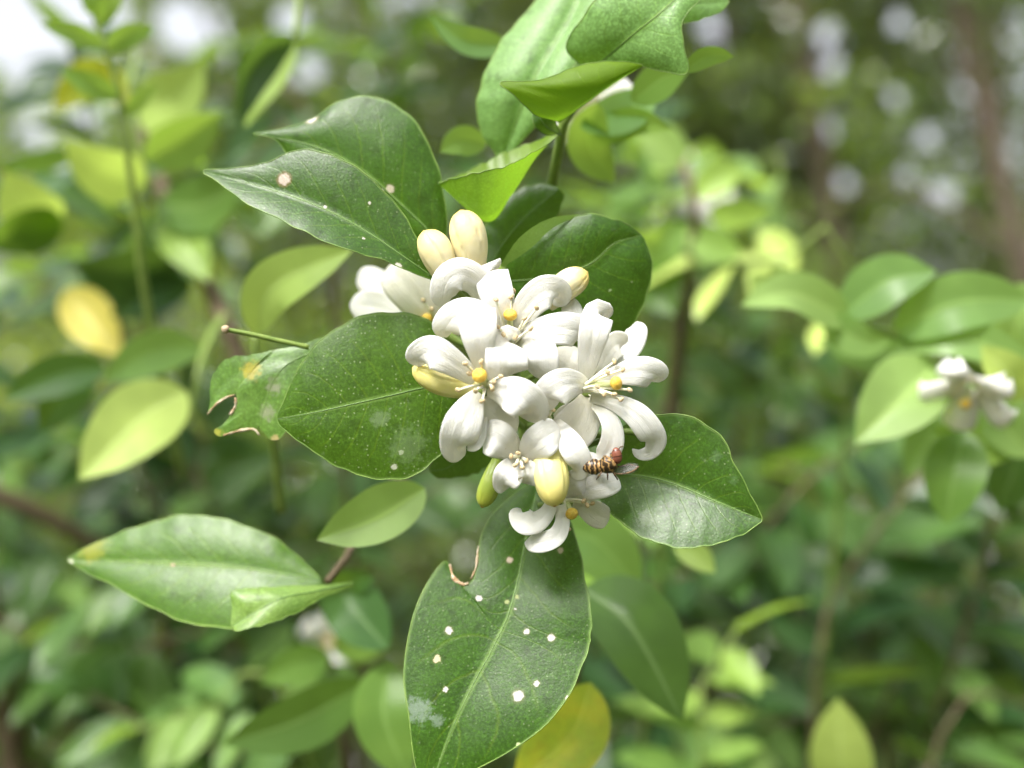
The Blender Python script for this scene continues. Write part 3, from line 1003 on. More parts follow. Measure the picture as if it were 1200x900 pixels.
# lime shoot under the open sky
t = thing('leafy_shoot', 'upright shoot of small lime green new leaves against bright sky', 'shoot', P(150, 330, 90))
stem(t, [(215, 560, 130), (190, 440, 105), (168, 330, 92), (152, 200, 85), (140, 110, 80), (118, 40, 78), (100, -10, 78)], 0.0012, 0.0006)
for c, hw in [([(122, 55, 78), (85, 38, 74), (48, 28, 72)], 13), ([(126, 60, 79), (150, 42, 76), (182, 32, 74)], 15), ([(112, 20, 78), (108, 0, 76), (100, -20, 76)], 13),
              ([(140, 115, 80), (105, 98, 76), (70, 82, 74)], 14), ([(148, 135, 82), (168, 112, 80), (186, 100, 80)], 10), ([(118, 30, 78), (128, 5, 76), (140, -25, 76)], 12)]:
    soft_leaf(t, c, hw, 'lime', fold=16)
# pale leaves beside it
t = thing('leafy_branch', 'branch of large pale glossy leaves beneath the lime shoot', 'branch', P(200, 420, 150))
stem(t, [(228, 300, 152), (205, 265, 150), (172, 212, 140), (152, 120, 140), (160, 60, 150)], 0.0012, 0.0006, 'stem')
for c, hw, mt in [([(170, 215, 135), (120, 200, 120), (75, 165, 110)], 34, 'pale'), ([(160, 130, 140), (205, 115, 130), (240, 75, 125)], 38, 'pale'),
                  ([(172, 190, 137), (215, 165, 128), (262, 130, 120)], 30, 'young'), ([(185, 240, 138), (240, 240, 130), (290, 200, 120)], 36, 'midgreen'),
                  ([(190, 255, 138), (220, 290, 130), (245, 330, 125)], 28, 'lime'), ([(60, 270, 130), (35, 245, 120), (5, 200, 112)], 36, 'pale'),
                  ([(75, 265, 130), (30, 270, 120), (-20, 290, 115)], 30, 'midgreen'), ([(150, 120, 140), (110, 90, 140), (60, 130, 135)], 24, 'yellowgreen'),
                  ([(215, 300, 145), (150, 320, 140), (85, 310, 135)], 34, 'deep'), ([(225, 330, 145), (175, 345, 140), (130, 372, 135)], 24, 'deep')]:
    soft_leaf(t, c, hw, mt, fold=14, twist=RNG.uniform(-25, 25))
# grey-green leaf seen edge-on below the sky patch
t = thing('leafy_twig', 'single hanging dull green leaf folded in half above the blossom leaves', 'twig', P(345, 60, 90))
soft_leaf(t, [(345, 45, 90), (312, 60, 85), (288, 95, 82), (278, 150, 80)], 26, 'deep', fold=32, twist=-30)
soft_leaf(t, [(345, 48, 92), (325, 85, 92), (300, 120, 92), (288, 150, 92)], 18, 'young', fold=10, twist=30, top=False)
stem(t, [(345, 45, 90), (350, 0, 95), (352, -60, 110), (350, -140, 130)], 0.0006, 0.0009, 'stem')

# yellow leaf group
t = thing('leafy_branch', 'drooping branch with one ripe yellow leaf and pale green leaves', 'branch', P(260, 395, 110))
stem(t, [(262, 372, 125), (245, 400, 112), (232, 440, 100), (222, 500, 100)], 0.0012, 0.0006, 'stem')
stem(t, [(300, 470, 130), (262, 372, 130), (228, 300, 150), (198, 240, 180), (165, 150, 240)], 0.0024, 0.0016, 'twig')
soft_leaf(t, [(78, 338, 150), (104, 372, 145), (142, 418, 140)], 30, 'yellow', fold=14, label='ripe yellow leaf')
soft_leaf(t, [(236, 405, 98), (175, 415, 92), (120, 448, 88)], 26, 'young', fold=10)
soft_leaf(t, [(218, 458, 88), (160, 495, 78), (92, 562, 70)], 44, 'pale', fold=12, twist=12)
soft_leaf(t, [(125, 432, 100), (70, 440, 96), (4, 468, 92)], 26, 'midgreen', fold=16, twist=10)
soft_leaf(t, [(110, 435, 102), (75, 465, 100), (48, 508, 98)], 26, 'midgreen', fold=12)

# yellow-green leaf close behind
t = thing('leafy_twig', 'twig with a single soft yellow green leaf behind the spotted leaves', 'twig', P(298, 440, 48))
soft_leaf(t, [(300, 392, 46), (312, 345, 42), (350, 318, 40), (414, 292, 40)], 31, 'pale', fold=14, twist=-10)
stem(t, [(300, 392, 46), (300, 430, 48), (318, 500, 55), (330, 600, 70)], 0.0005, 0.001)

# sprig of the large pale leaf below
t = thing('leafy_sprig', 'sprig with a large pale green leaf and a small curled one on brown twig', 'sprig', P(530, 520, 200))
stem(t, [(530, 520, 200), (470, 560, 110), (425, 620, 50), (405, 655, 26), (384, 681, 20)], 0.0018, 0.0007, 'twig')
stem(t, [(425, 620, 50), (460, 600, 40), (498, 580, 26)], 0.0007, 0.0004, 'stem', name='twig')
big_leaf(t, [(376, 680, 17), (280, 665, 18), (199, 660, 20), (80, 656, 24)],
         [(376, 678), (345, 648), (300, 620), (240, 604), (180, 611), (120, 632), (80, 654)],
         [(376, 684), (330, 720), (272, 736), (220, 730), (160, 702), (110, 675), (80, 658)],
         look=dict(top=(0.042, 0.115, 0.024), top2=(0.058, 0.14, 0.028), under=(0.2, 0.34, 0.06), trans=(0.42, 0.68, 0.05)), fold=(4, -5), bulge=1.2,
         spots=[(203, 663, 3.5, (0.6, 0.42, 0.3), (0.2, 0.25, 0.06))], patches=[(110, 640, 26, (0.36, 0.34, 0.03), 0.6), (84, 656, 7, (0.75, 0.72, 0.6), 0.9)], seed=3, tfac=0.36)
big_leaf(t, [(414, 684, 18), (370, 693, 14), (325, 703, 11), (272, 734, 10)],
         [(414, 682, 18), (370, 686, 15), (320, 688, 13), (276, 692, 12), (272, 715, 11), (271, 734, 10)],
         [(414, 686, 18), (375, 702, 14), (340, 722, 11), (300, 734, 9), (278, 740, 9), (273, 736, 10)],
         look=YOUNG, fold=(0, 0), bulge=1.5, seed=4, tfac=0.4)
soft_leaf(t, [(498, 572, 24), (440, 608, 20), (371, 633, 18)], 36, 'young', fold=22, twist=14)
soft_leaf(t, [(455, 760, 60), (420, 720, 70), (400, 690, 74), (440, 675, 70)], 36, 'midgreen', fold=14)

# leaves behind the big spotted leaf
t = thing('leafy_branch', 'low branch with a yellow mottled leaf and an olive leaf', 'branch', P(600, 1010, 70))
stem(t, [(600, 1010, 70), (640, 900, 62), (680, 760, 60), (690, 690, 60)], 0.002, 0.001, 'twig')
soft_leaf(t, [(692, 800, 36), (670, 860, 34), (600, 925, 34)], 44, 'yellowgreen', fold=8, twist=10, label='yellow leaf with green mottling')
soft_leaf(t, [(682, 690, 52), (740, 735, 44), (800, 845, 40)], 52, 'midgreen', fold=20, twist=-18)
soft_leaf(t, [(455, 775, 66), (450, 840, 60), (480, 915, 58)], 36, 'lime', fold=12)
soft_leaf(t, [(430, 800, 72), (350, 845, 66), (262, 872, 64)], 36, 'midgreen', fold=16, twist=-15)
soft_leaf(t, [(655, 620, 60), (700, 635, 56), (750, 690, 55)], 40, 'young', fold=10, twist=15)
soft_leaf(t, [(790, 640, 60), (815, 650, 58), (838, 672, 56)], 16, 'pale', fold=10)

# flowering branch on the other side
t = thing('flowering_branch', 'soft branch of broad shiny leaves with one white star flower', 'branch', P(1290, 560, 90))
stem(t, [(1290, 560, 90), (1200, 470, 80), (1120, 415, 74), (1050, 392, 72), (985, 375, 72)], 0.0024, 0.0008, 'stem')
for c, hw, mt, tw, fo in [([(1000, 378, 72), (930, 345, 66), (868, 358, 64)], 30, 'young', 30, 14), ([(985, 372, 72), (1040, 330, 68), (1098, 318, 66)], 34, 'young', -20, 14),
                          ([(1045, 392, 72), (1120, 355, 66), (1215, 352, 66)], 36, 'young', -10, 14), ([(965, 372, 72), (1010, 400, 68), (1045, 400, 66)], 22, 'young', 10, 12),
                          ([(1098, 425, 70), (1055, 470, 64), (1002, 520, 62)], 48, 'young', 10, 22), ([(1055, 405, 72), (1120, 395, 66), (1215, 425, 62)], 26, 'young', -15, 14),
                          ([(1130, 505, 70), (1118, 560, 66), (1108, 615, 66)], 36, 'lime', 0, 12), ([(1160, 440, 76), (1180, 500, 72), (1215, 540, 70)], 30, 'young', 0, 12),
                          ([(930, 320, 90), (900, 335, 86), (880, 322, 86)], 20, 'pale', 0, 10), ([(1180, 420, 84), (1195, 375, 80), (1225, 330, 80)], 40, 'young', 10, 12),
                          ([(1150, 450, 88), (1100, 500, 86), (1060, 560, 86)], 34, 'young', 5, 14), ([(1180, 480, 88), (1190, 540, 84), (1170, 600, 84)], 38, 'midgreen', 0, 14),
                          ([(1210, 460, 60), (1185, 440, 56), (1150, 405, 56)], 26, 'pale', 0, 12), ([(1080, 400, 80), (1020, 415, 80), (960, 398, 82)], 24, 'midgreen', 15, 14),
                          ([(1200, 500, 78), (1150, 520, 74), (1090, 500, 74)], 26, 'lime', 0, 12)]:
    soft_leaf(t, c, hw, mt, fold=fo, twist=tw)
far_flower(t, 1138, 454, 60, 0.0092, 5, face=(-0.5, -0.55, -0.75))

# pale blossom branch far behind
t = thing('flowering_branch', 'hazy branch with white blossoms and lime leaves beside the dim gap', 'branch', P(780, 520, 200))
stem(t, [(780, 520, 200), (800, 380, 170), (815, 260, 150), (800, 190, 150)], 0.0025, 0.001, 'twig')
for k, (x, y) in enumerate([(802, 238), (822, 245), (812, 225)]):
    far_flower(t, x, y, 330, 0.015, 20 + k, face=(RNG.uniform(-.5, .5), -1, 0.4))
for c, hw, mt in [([(830, 250, 150), (865, 250, 145), (905, 245, 140)], 18, 'lime'), ([(815, 230, 150), (850, 205, 150), (875, 200, 150)], 22, 'lime'),
                  ([(800, 265, 150), (770, 285, 145), (740, 275, 140)], 26, 'young'), ([(810, 280, 152), (840, 290, 148), (870, 295, 146)], 22, 'young'),
                  ([(795, 200, 150), (775, 170, 150), (745, 150, 150)], 26, 'young'), ([(805, 300, 155), (770, 330, 155), (790, 370, 150)], 28, 'midgreen')]:
    soft_leaf(t, c, hw, mt, fold=12, twist=RNG.uniform(-20, 20))
t = thing('flowering_branch', 'hazy sprig with white blossom and lime leaves below the yellow green leaf', 'branch', P(420, 960, 160))
stem(t, [(420, 960, 160), (400, 850, 135), (385, 770, 120)], 0.002, 0.001, 'twig')
far_flower(t, 384, 752, 210, 0.010, 31, face=(0.2, -1, 0.2))
for c, hw, mt in [([(388, 770, 120), (345, 780, 115), (305, 800, 112)], 24, 'lime'), ([(392, 765, 120), (430, 745, 118), (455, 720, 118)], 26, 'lime'),
                  ([(380, 780, 122), (400, 815, 120), (390, 850, 120)], 28, 'midgreen'), ([(385, 800, 126), (350, 830, 126), (320, 850, 126)], 24, 'young')]:
    soft_leaf(t, c, hw, mt, fold=12, twist=RNG.uniform(-20, 20))
# single pale upright leaf low down
t = thing('leafy_twig', 'twig ending in one pale oval leaf held upright', 'twig', P(990, 1010, 130))
stem(t, [(990, 1010, 130), (992, 960, 115), (990, 930, 110)], 0.001, 0.0007)
soft_leaf(t, [(990, 935, 110), (985, 880, 106), (982, 818, 104)], 36, 'pale', fold=8)
for k, (x, y, d, mt, lab) in enumerate([(840, 820, 150, 'lime', 'clump of small lime green leaves low in the thicket'),
                                        (770, 260, 230, 'lime', 'clump of small lime leaves beside the hazy white blossoms'),
                                        (740, 180, 210, 'young', 'clump of fresh leaves just below the fresh shoot'),
                                        (860, 210, 260, 'young', 'clump of fresh leaves above the hazy white blossoms'),
                                        (900, 330, 150, 'pale', 'clump of pale leaves above the soft star flower branch'),

                                        (250, 845, 170, 'young', 'clump of small fresh green leaves low in the thicket'),
                                        (160, 690, 190, 'midgreen', 'clump of small mid green leaves under the large pale leaf'),
                                        (700, 640, 140, 'lime', 'clump of small lime leaves behind the lowest blossom')]):
    leafy_branch(x, y, d, 80 + 20 * k, 0.05, 9, 0.024, [mt], 900 + k, lab, None, smat='stem')
# dry brown twig crossing low
t = thing('dry_twig', 'bare brown twig slanting across the thicket', 'twig', P(-60, 560, 220))
stem(t, [(-60, 560, 220), (20, 590, 215), (90, 625, 220), (180, 680, 240)], 0.004, 0.002, 'twig')
t = thing('dry_twig', 'bare brown stem rising at the edge of the thicket', 'twig', P(30, 1000, 260))
stem(t, [(30, 1000, 260), (12, 850, 250), (-5, 760, 245), (-30, 650, 240)], 0.006, 0.004, 'twig')

# ------------------------------------------------------------------ fresh shoot above the blossom
t = thing('leafy_shoot', 'shoot of fresh light green leaves standing above the blossom', 'shoot', P(640, 300, 40))
stem(t, [(620, 330, 44), (640, 250, 30), (655, 175, 16), (662, 140, 12), (700, 95, 12)], 0.0012, 0.0007)
FRESH = dict(top=(0.12, 0.25, 0.085), top2=(0.145, 0.285, 0.10), under=(0.14, 0.27, 0.03), trans=(0.25, 0.46, 0.02))
big_leaf(t, [(690, -40, 20), (668, 20, 18), (625, 95, 16), (588, 190, 20)],
         [(650, -40), (622, 8), (585, 52), (563, 100), (562, 150), (586, 190)],
         [(730, -40), (700, 30), (665, 90), (632, 140), (592, 190)], look=FRESH, fold=(3, -3), bulge=3, tfac=0.3, seed=11, rough=0.46, speck=0.1)
big_leaf(t, [(690, 86, 12), (740, 42, 6), (785, 5, 4), (850, -60, 6)],
         [(688, 84), (664, 55), (690, 12), (730, -40), (790, -85), (850, -62)],
         [(694, 90), (745, 78), (803, 86), (802, 55), (800, 25), (825, -10), (850, -58)], look=FRESH, fold=(2, -1), bulge=1.2, tfac=0.3, seed=12, speck=0.1)
big_leaf(t, [(735, 30, 16), (780, 12, 14), (815, 4, 13), (854, 2, 14)],
         [(735, 25), (770, -25), (820, -25), (854, 0)], [(735, 40), (780, 32), (820, 24), (846, 12), (854, 3)], look=FRESH, fold=(1, 0), bulge=1.0, tfac=0.3, seed=16, speck=0.1)
big_leaf(t, [(653, 143, 6), (690, 116, 4), (720, 95, 4), (753, 77, 6)],
         [(652, 142, 6), (625, 133, 3), (598, 108, 1), (586, 96, 1), (630, 94, 2), (682, 76, 4), (730, 72, 5), (753, 76, 6)],
         [(655, 144, 6), (680, 126, 6), (705, 108, 7), (735, 88, 7), (753, 78, 6)], look=FRESH, fold=(0, 0), bulge=2, top=False, tfac=0.46, seed=13, speck=0, rib=False)
big_leaf(t, [(655, 157, 10), (628, 185, 10), (600, 228, 9), (570, 260, 8), (514, 216, 8)],
         [(653, 155, 10), (615, 170, 13), (575, 186, 12), (540, 205, 10), (514, 214, 8)],
         [(655, 158, 9), (640, 170, 4), (600, 191, 1), (560, 203, 1), (530, 209, 4), (514, 215, 8)],
         look=FRESH, fold=(0, 0), bulge=1.0, top=False, tfac=0.46, seed=14, speck=0, rib=False, wave=0)
big_leaf(t, [(657, 158, 9), (642, 150, 6), (633, 138, 5), (628, 118, 6)],
         [(657, 156), (640, 158), (626, 146), (624, 130), (628, 118)], [(657, 157), (652, 145), (642, 130), (629, 118)], look=DARK, fold=(1, 1), bulge=0.6, seed=15)
soft_leaf(t, [(800, 84, 14), (830, 66, 14), (860, 66, 15)], 12, 'lime', fold=10)
soft_leaf(t, [(700, 120, 34), (690, 170, 40), (720, 215, 44)], 26, 'young', fold=12)
soft_leaf(t, [(680, 150, 36), (735, 130, 40), (770, 100, 44)], 26, 'young', fold=12, twist=-15)
soft_leaf(t, [(740, 120, 30), (780, 90, 30), (810, 78, 30)], 22, 'lime', fold=10)
soft_leaf(t, [(598, 55, 42), (545, 50, 38), (503, 18, 36)], 20, 'young', fold=24, twist=25)
soft_leaf(t, [(570, 170, 34), (540, 165, 32), (515, 178, 30)], 18, 'lime', fold=12, top=False)
soft_leaf(t, [(665, 150, 44), (715, 150, 40), (745, 142, 40), (788, 152, 40)], 20, 'lime', fold=14)
far_flower(t, 700, 130, 50, 0.0085, 77, face=(0.1, -0.6, -0.6))

# ------------------------------------------------------------------ the flowering sprig
S = thing('flowering_sprig', 'sprig of dark spotted leaves with white blossom cluster and yellow buds', 'sprig', P(640, 900, 90))
stem(S, [(640, 900, 90), (660, 760, 60), (640, 640, 26), (622, 560, 14), (612, 490, 10), (600, 420, 9), (590, 350, 9), (585, 310, 10)], 0.0019, 0.0008)
WH = (0.62, 0.58, 0.53)
TAN = (0.55, 0.44, 0.30)
RG = (0.10, 0.13, 0.04)
# upper pair
big_leaf(S, [(520, 292, 9), (500, 268, 8), (465, 235, 8), (428, 203, 8), (370, 172, 9), (297, 157, 11)],
         [(522, 290), (524, 250), (514, 200), (493, 153), (465, 123), (430, 112), (400, 117), (370, 137), (335, 150), (297, 156)],
         [(518, 294), (490, 280), (455, 255), (420, 230), (380, 210), (345, 190), (325, 166), (310, 159), (297, 158)], fold=(2, 1), bulge=1.6, seed=21, spec=0.3,
         spots=[(365, 139, 8, WH, (0.25, 0.22, 0.12)), (457, 221, 6, (0.6, 0.5, 0.42), RG), (447, 225, 4, WH, RG)], speck=0.4, wave=0.5)
big_leaf(S, [(512, 328, 1), (476, 303, 0), (433, 274, 0), (380, 245, 0.5), (313, 221, 2), (239, 201, 4)],
         [(510, 326), (498, 297), (480, 262), (458, 232), (425, 203), (385, 180), (345, 176), (310, 191), (280, 197), (239, 199)],
         [(512, 330), (490, 322), (455, 307), (410, 294), (365, 275), (320, 254), (285, 235), (255, 213), (239, 204)], fold=(1, -3.5), bulge=0.8, seed=22,
         spots=[(333, 210, 8, (0.62, 0.5, 0.44), (0.22, 0.14, 0.07)), (467, 312, 5, WH, RG), (381, 242, 2.2, WH, RG), (433, 238, 2.2, WH, RG), (426, 280, 2.5, WH, RG)], speck=0.6)
# dark pair behind the buds
big_leaf(S, [(572, 318, 14), (590, 285, 14), (620, 250, 14), (652, 224, 15)],
         [(566, 318), (563, 285), (578, 245), (605, 223), (635, 216), (655, 220)],
         [(580, 318), (610, 295), (640, 270), (655, 250), (660, 230), (655, 222)], fold=(2, 2), seed=23, speck=0.1, bulge=1)
big_leaf(S, [(592, 330, 8), (640, 325, 6), (690, 310, 5), (720, 285, 5), (752, 276, 7)],
         [(588, 322), (600, 298), (635, 270), (680, 252), (715, 256), (735, 263), (750, 274)],
         [(596, 345), (640, 380), (690, 395), (730, 392), (748, 370), (762, 335), (763, 305), (755, 280)], fold=(0, 3), seed=24, spec=0.4, speck=0.2, bulge=2,
         extra=[([(588, 312, 6), (615, 285, 4), (645, 262, 4), (679, 252, 5)], [2, 9, 6, 1])], spots=[(740, 330, 2, WH, RG), (715, 340, 2, (.3, .4, .2), RG)])
# lower-left leaf with torn neighbour
big_leaf(S, [(400, 398, 9), (351, 419, 8), (327, 436, 7), (313, 465, 7), (304, 500, 7)],
         [(398, 388), (350, 405), (318, 411), (300, 428), (285, 447), (277, 461), (277, 470), (270, 485), (262, 497), (250, 505), (258, 511), (277, 505), (296, 503)],
         [(402, 400), (385, 425), (355, 455), (342, 490), (331, 512), (318, 516), (310, 508), (305, 503)], fold=(0.8, -1), bulge=0.4, seed=25, wave=0, edge=False,
         lobes=[([(300, 428, 7.9), (275, 440, 8.2), (256, 460, 8.2), (243, 487, 8.0)],
                 [(318, 411, 8.2), (290, 416, 8.5), (264, 422, 8.6), (248, 442, 8.6), (246, 472, 8.3), (243, 487, 8.0)],
                 [(277, 461, 7.7), (271, 464, 7.8), (262, 467, 7.9), (252, 476, 7.9), (243, 487, 8.0)])],
         look=dict(top=(0.06, 0.15, 0.035), top2=(0.085, 0.18, 0.045), under=(0.16, 0.28, 0.07), trans=(0.36, 0.55, 0.06)),
         patches=[(297, 432, 16, (0.45, 0.36, 0.04), 0.8), (322, 450, 14, (0.32, 0.30, 0.24), 0.7), (315, 480, 14, (0.32, 0.30, 0.24), 0.6), (256, 505, 9, (0.5, 0.45, 0.08), 0.8), (325, 512, 9, (0.55, 0.40, 0.20), 0.8)],
         scars=[([(243, 486), (252, 475), (265, 466), (275, 463)], 1.6), ([(276, 466), (276, 476), (270, 486)], 2.2), ([(262, 510), (280, 505), (297, 503), (304, 510)], 1.8)],
         label='torn leaf with yellow stain')
stem(S, [(362, 407, 6), (330, 400, 5), (295, 392, 4), (264, 386, 3)], 0.00042, 0.00034, name='petiole_stub')
MB().tube(curve([P(268, 387, 3), P(263, 385.5, 3), P(260, 385, 3)], 6), [.0004, .0006, .00062, .0006, .0005, .0003], M['scarstem'], 10).build('stub_end', S)
big_leaf(S, [(535, 452, 3), (495, 455, 1), (460, 463, 0), (420, 472, -1), (370, 483, -1), (325, 491, 0)],
         [(533, 440), (515, 388), (490, 370), (455, 365), (420, 372), (383, 394), (354, 424), (337, 458), (325, 486)],
         [(537, 470), (528, 515), (508, 540), (485, 556), (455, 563), (420, 557), (385, 540), (350, 517), (330, 502), (325, 493)], fold=(3, -0.5), bulge=1.0, seed=26, spec=0.3,
         spots=[(462, 547, 4, (0.5, 0.52, 0.4), RG), (470, 530, 3, (.4, .45, .3), RG), (340, 420, 2, WH, RG)], patches=[(447, 487, 14, (0.28, 0.36, 0.22), 0.35), (480, 520, 30, (0.24, 0.32, 0.18), 0.3)],
         speck=0.8, wave=0.2, look=dict(top=(0.025, 0.070, 0.011), top2=(0.037, 0.094, 0.015), under=(0.13, 0.24, 0.06), trans=(0.30, 0.5, 0.04)))
big_leaf(S, [(570, 500, 10), (545, 530, 9), (525, 548, 9), (505, 552, 10)],
         [(560, 495), (530, 515), (512, 530), (503, 550)], [(590, 520), (575, 545), (545, 558), (515, 560), (505, 554)], fold=(1, 1), seed=27, bulge=1)
# right-hand lower leaf
big_leaf(S, [(690, 556, 7), (745, 557, 3), (790, 567, 0), (840, 588, -3), (893, 609, -5)],
         [(692, 545), (720, 505), (760, 487), (800, 487), (832, 501), (853, 522), (858, 538), (866, 552), (880, 580), (893, 606)],
         [(690, 566), (718, 603), (750, 628), (800, 642), (835, 639), (865, 629), (893, 611)], fold=(-1.5, -4.5), bulge=0.6, seed=28, wave=0.2, rough=0.38, spec=0.5,
         spots=[], patches=[(840, 533, 9, (0.12, 0.2, 0.1), 0.4), (860, 560, 8, (0.12, 0.2, 0.1), 0.4), (760, 605, 14, (.35, .4, .3), .4), (800, 470, 30, (.1, .2, .1), .2)], speck=0.6)
# lowest leaf, bitten and spotted
SP = [(597, 656, 4.5, (0.62, 0.5, 0.4), RG), (561, 701, 4.5, WH, (0.03, 0.05, 0.02)), (526, 739, 5, WH, RG), (512, 772, 5, (0.66, 0.56, 0.36), RG), (522, 808, 3.5, WH, RG),
      (604, 715, 2.5, WH, RG), (617, 740, 4, WH, RG), (646, 747, 5, WH, RG), (607, 815, 7.5, WH, RG), (629, 801, 4, WH, RG), (608, 873, 3, (.5, .6, .3), RG), (657, 645, 4, (.5, .4, .3), RG),
      (665, 818, 3, WH, RG), (594, 705, 3, (.4, .45, .2), RG), (606, 700, 3, (.4, .45, .2), RG)]
ROWS = [((622, 565), (632, 565), (645, 565)), ((592, 588), (626, 590), (660, 590)), ((572, 612), (620, 615), (671, 617)), ((562, 640), (614, 645), (681, 650)),
        ((560, 660), (608, 675), (686, 675)), ((555, 676), (602, 700), (690, 700)), ((543, 686), (595, 722), (692, 728)), ((533, 679), (589, 736), (692, 742)),
        ((527, 664), (585, 744), (691, 752)), ((520, 660), (581, 752), (689, 762)), ((496, 690), (573, 768), (684, 780)), ((480, 735), (557, 797), (668, 814)),
        ((473, 790), (541, 829), (640, 848)), ((479, 845), (524, 868), (595, 882)), ((489, 900), (511, 905), (545, 908)), ((498, 938), (500, 940), (503, 940))]
DEP = np.interp([q[1][1] for q in ROWS], [565, 625, 710, 770, 830, 885, 940], [13, 8, 2, -1, -4, -6, -7])
big_leaf(S, [(*q[1], d) for q, d in zip(ROWS, DEP)], [q[0] for q in ROWS], [q[2] for q in ROWS], match=True, fold=(0.5, -2.5), bulge=0.5, seed=29, spec=0.22, spots=SP, speck=0.4, wave=0.3,
         patches=[(492, 828, 20, (0.30, 0.36, 0.32), 0.5), (515, 840, 10, (0.30, 0.36, 0.32), 0.4)],
         scars=[([(527, 662), (532, 678), (543, 685), (549, 683)], 3.0), ([(552, 678), (558, 664), (560, 645), (562, 638)], 1.6)], label='bitten leaf dotted with white spots')


def flower(name='flower', at=(600, 450, 0), label=None):
    e = bpy.data.objects.new(name, None)
    COL.objects.link(e)
    e.parent = S
    e.location = Vector(P(at[0], at[1], at[2] * .125) - wloc(S))
    e.empty_display_size = 0.004
    if label:
        e['label'] = label
    return e


def pedicel(f, a, b):
    A, B = P(a[0], a[1], a[2] * .125), P(b[0], b[1], b[2] * .125)
    q = curve([A, A * .6 + B * .4 + np.array([0, .001, -.0005]), B], 10)
    return MB().tube(q, np.concatenate([np.linspace(pxlen(8), pxlen(4.5), 4), np.full(6, pxlen(3.6))]), M['stem'], 10).build('pedicel', f)


# flower A
f = flower(at=(566, 445, -58))
petal(f, [(566, 440, -58, 7), (564, 418, -72, 13), (561, 395, -80, 19), (559, 374, -76, 21), (558, 363, -62, 20), (559, 368, -44, 15)])
petal(f, [(557, 446, -58, 7), (543, 434, -70, 12), (524, 421, -80, 16), (506, 413, -80, 18), (491, 419, -68, 16), (490, 430, -54, 10)])
petal(f, [(561, 460, -58, 7), (553, 475, -72, 15), (544, 495, -80, 21), (538, 513, -78, 21), (536, 527, -66, 17), (545, 533, -50, 10)])
petal(f, [(563, 488, -58, 8), (561, 505, -62, 9), (556, 520, -66, 8), (548, 528, -66, 3)])
petal(f, [(571, 459, -58, 7), (585, 458, -74, 14), (601, 462, -86, 20), (617, 472, -86, 21), (624, 484, -74, 18), (618, 493, -60, 10)])
petal(f, [(568, 465, -52, 8), (575, 480, -54, 17), (585, 490, -50, 20), (598, 494, -42, 18), (608, 496, -32, 12)], 'petal_cream_shaded')
pistil(f, (568, 452, -60), (562, 440, -84), 5, 8.5)
for a, b in [((566, 452, -60), (545, 426, -88)), ((566, 452, -60), (537, 457, -92)), ((567, 453, -60), (557, 458, -94)), ((568, 454, -60), (565, 470, -90)),
             ((569, 452, -60), (579, 447, -92)), ((570, 450, -60), (577, 455, -94)), ((566, 450, -60), (564, 424, -86)), ((568, 452, -60), (550, 438, -80)), ((569, 453, -60), (587, 441, -86))]:
    stamen(f, a, b)
pedicel(f, (568, 455, -54), (612, 500, 70))
# flower B
f = flower(at=(598, 398, -22))
petal(f, [(595, 394, -22, 7), (590, 372, -34, 13), (583, 348, -40, 18), (577, 328, -36, 19), (575, 317, -24, 18), (578, 322, -8, 13)])
petal(f, [(590, 388, -10, 8), (572, 350, -20, 13), (557, 328, -34, 16), (539, 321, -44, 18), (524, 331, -46, 17), (519, 350, -38, 13), (523, 360, -28, 8)], camber=-0.15)
petal(f, [(588, 398, -30, 7), (570, 374, -48, 13), (549, 367, -58, 17), (531, 374, -60, 18), (521, 387, -52, 15), (524, 395, -42, 8)])
petal(f, [(602, 398, -22, 7), (609, 378, -36, 12), (620, 357, -44, 16), (637, 343, -46, 18), (653, 342, -38, 16), (657, 351, -26, 10), (648, 357, -16, 6)])
petal(f, [(606, 402, -26, 7), (622, 391, -44, 12), (642, 386, -54, 16), (664, 385, -54, 18), (681, 390, -44, 17), (686, 398, -30, 10)])
petal(f, [(598, 403, -25, 10), (596, 400, -46, 18), (595, 404, -66, 22), (594, 416, -78, 23), (594, 431, -78, 23), (595, 440, -66, 21), (597, 441, -50, 15)])
petal(f, [(605, 403, -25, 9), (618, 404, -46, 17), (628, 409, -60, 20), (632, 420, -66, 21), (632, 433, -60, 19), (628, 442, -44, 12)])
pistil(f, (597, 402, -25), (598, 369, -42), 4, 8)
for a, b in [((594, 402, -26), (581, 351, -50)), ((595, 402, -26), (583, 383, -56)), ((599, 402, -26), (629, 361, -56)), ((600, 403, -26), (615, 373, -56)),
             ((600, 404, -26), (622, 385, -62)), ((597, 400, -26), (599, 348, -44)), ((596, 402, -26), (602, 341, -36)), ((597, 403, -26), (590, 392, -60)), ((599, 403, -26), (604, 395, -60))]:
    stamen(f, a, b)
pedicel(f, (598, 400, -18), (604, 440, 76))
# flower D
f = flower(at=(688, 452, -34))
petal(f, [(686, 446, -32, 7), (690, 420, -42, 12), (695, 395, -50, 16), (699, 377, -48, 17), (702, 367, -38, 16), (707, 376, -22, 13)])
petal(f, [(688, 452, -38, 7), (676, 450, -56, 14), (662, 452, -68, 19), (649, 459, -70, 20), (642, 469, -60, 18), (647, 480, -48, 12)])
petal(f, [(690, 462, -26, 8), (685, 480, -26, 18), (676, 498, -24, 24), (664, 510, -18, 22), (655, 518, -8, 14)], 'petal_cream_shaded')
petal(f, [(700, 447, -35, 6), (722, 440, -42, 10), (742, 436, -46, 15), (757, 436, -44, 17), (770, 440, -34, 15), (772, 448, -22, 9)])
petal(f, [(692, 466, -36, 5), (712, 470, -46, 8), (730, 476, -52, 11), (748, 488, -54, 14), (762, 506, -50, 15), (768, 519, -40, 12), (760, 531, -30, 8), (748, 532, -24, 6), (741, 526, -24, 4)])
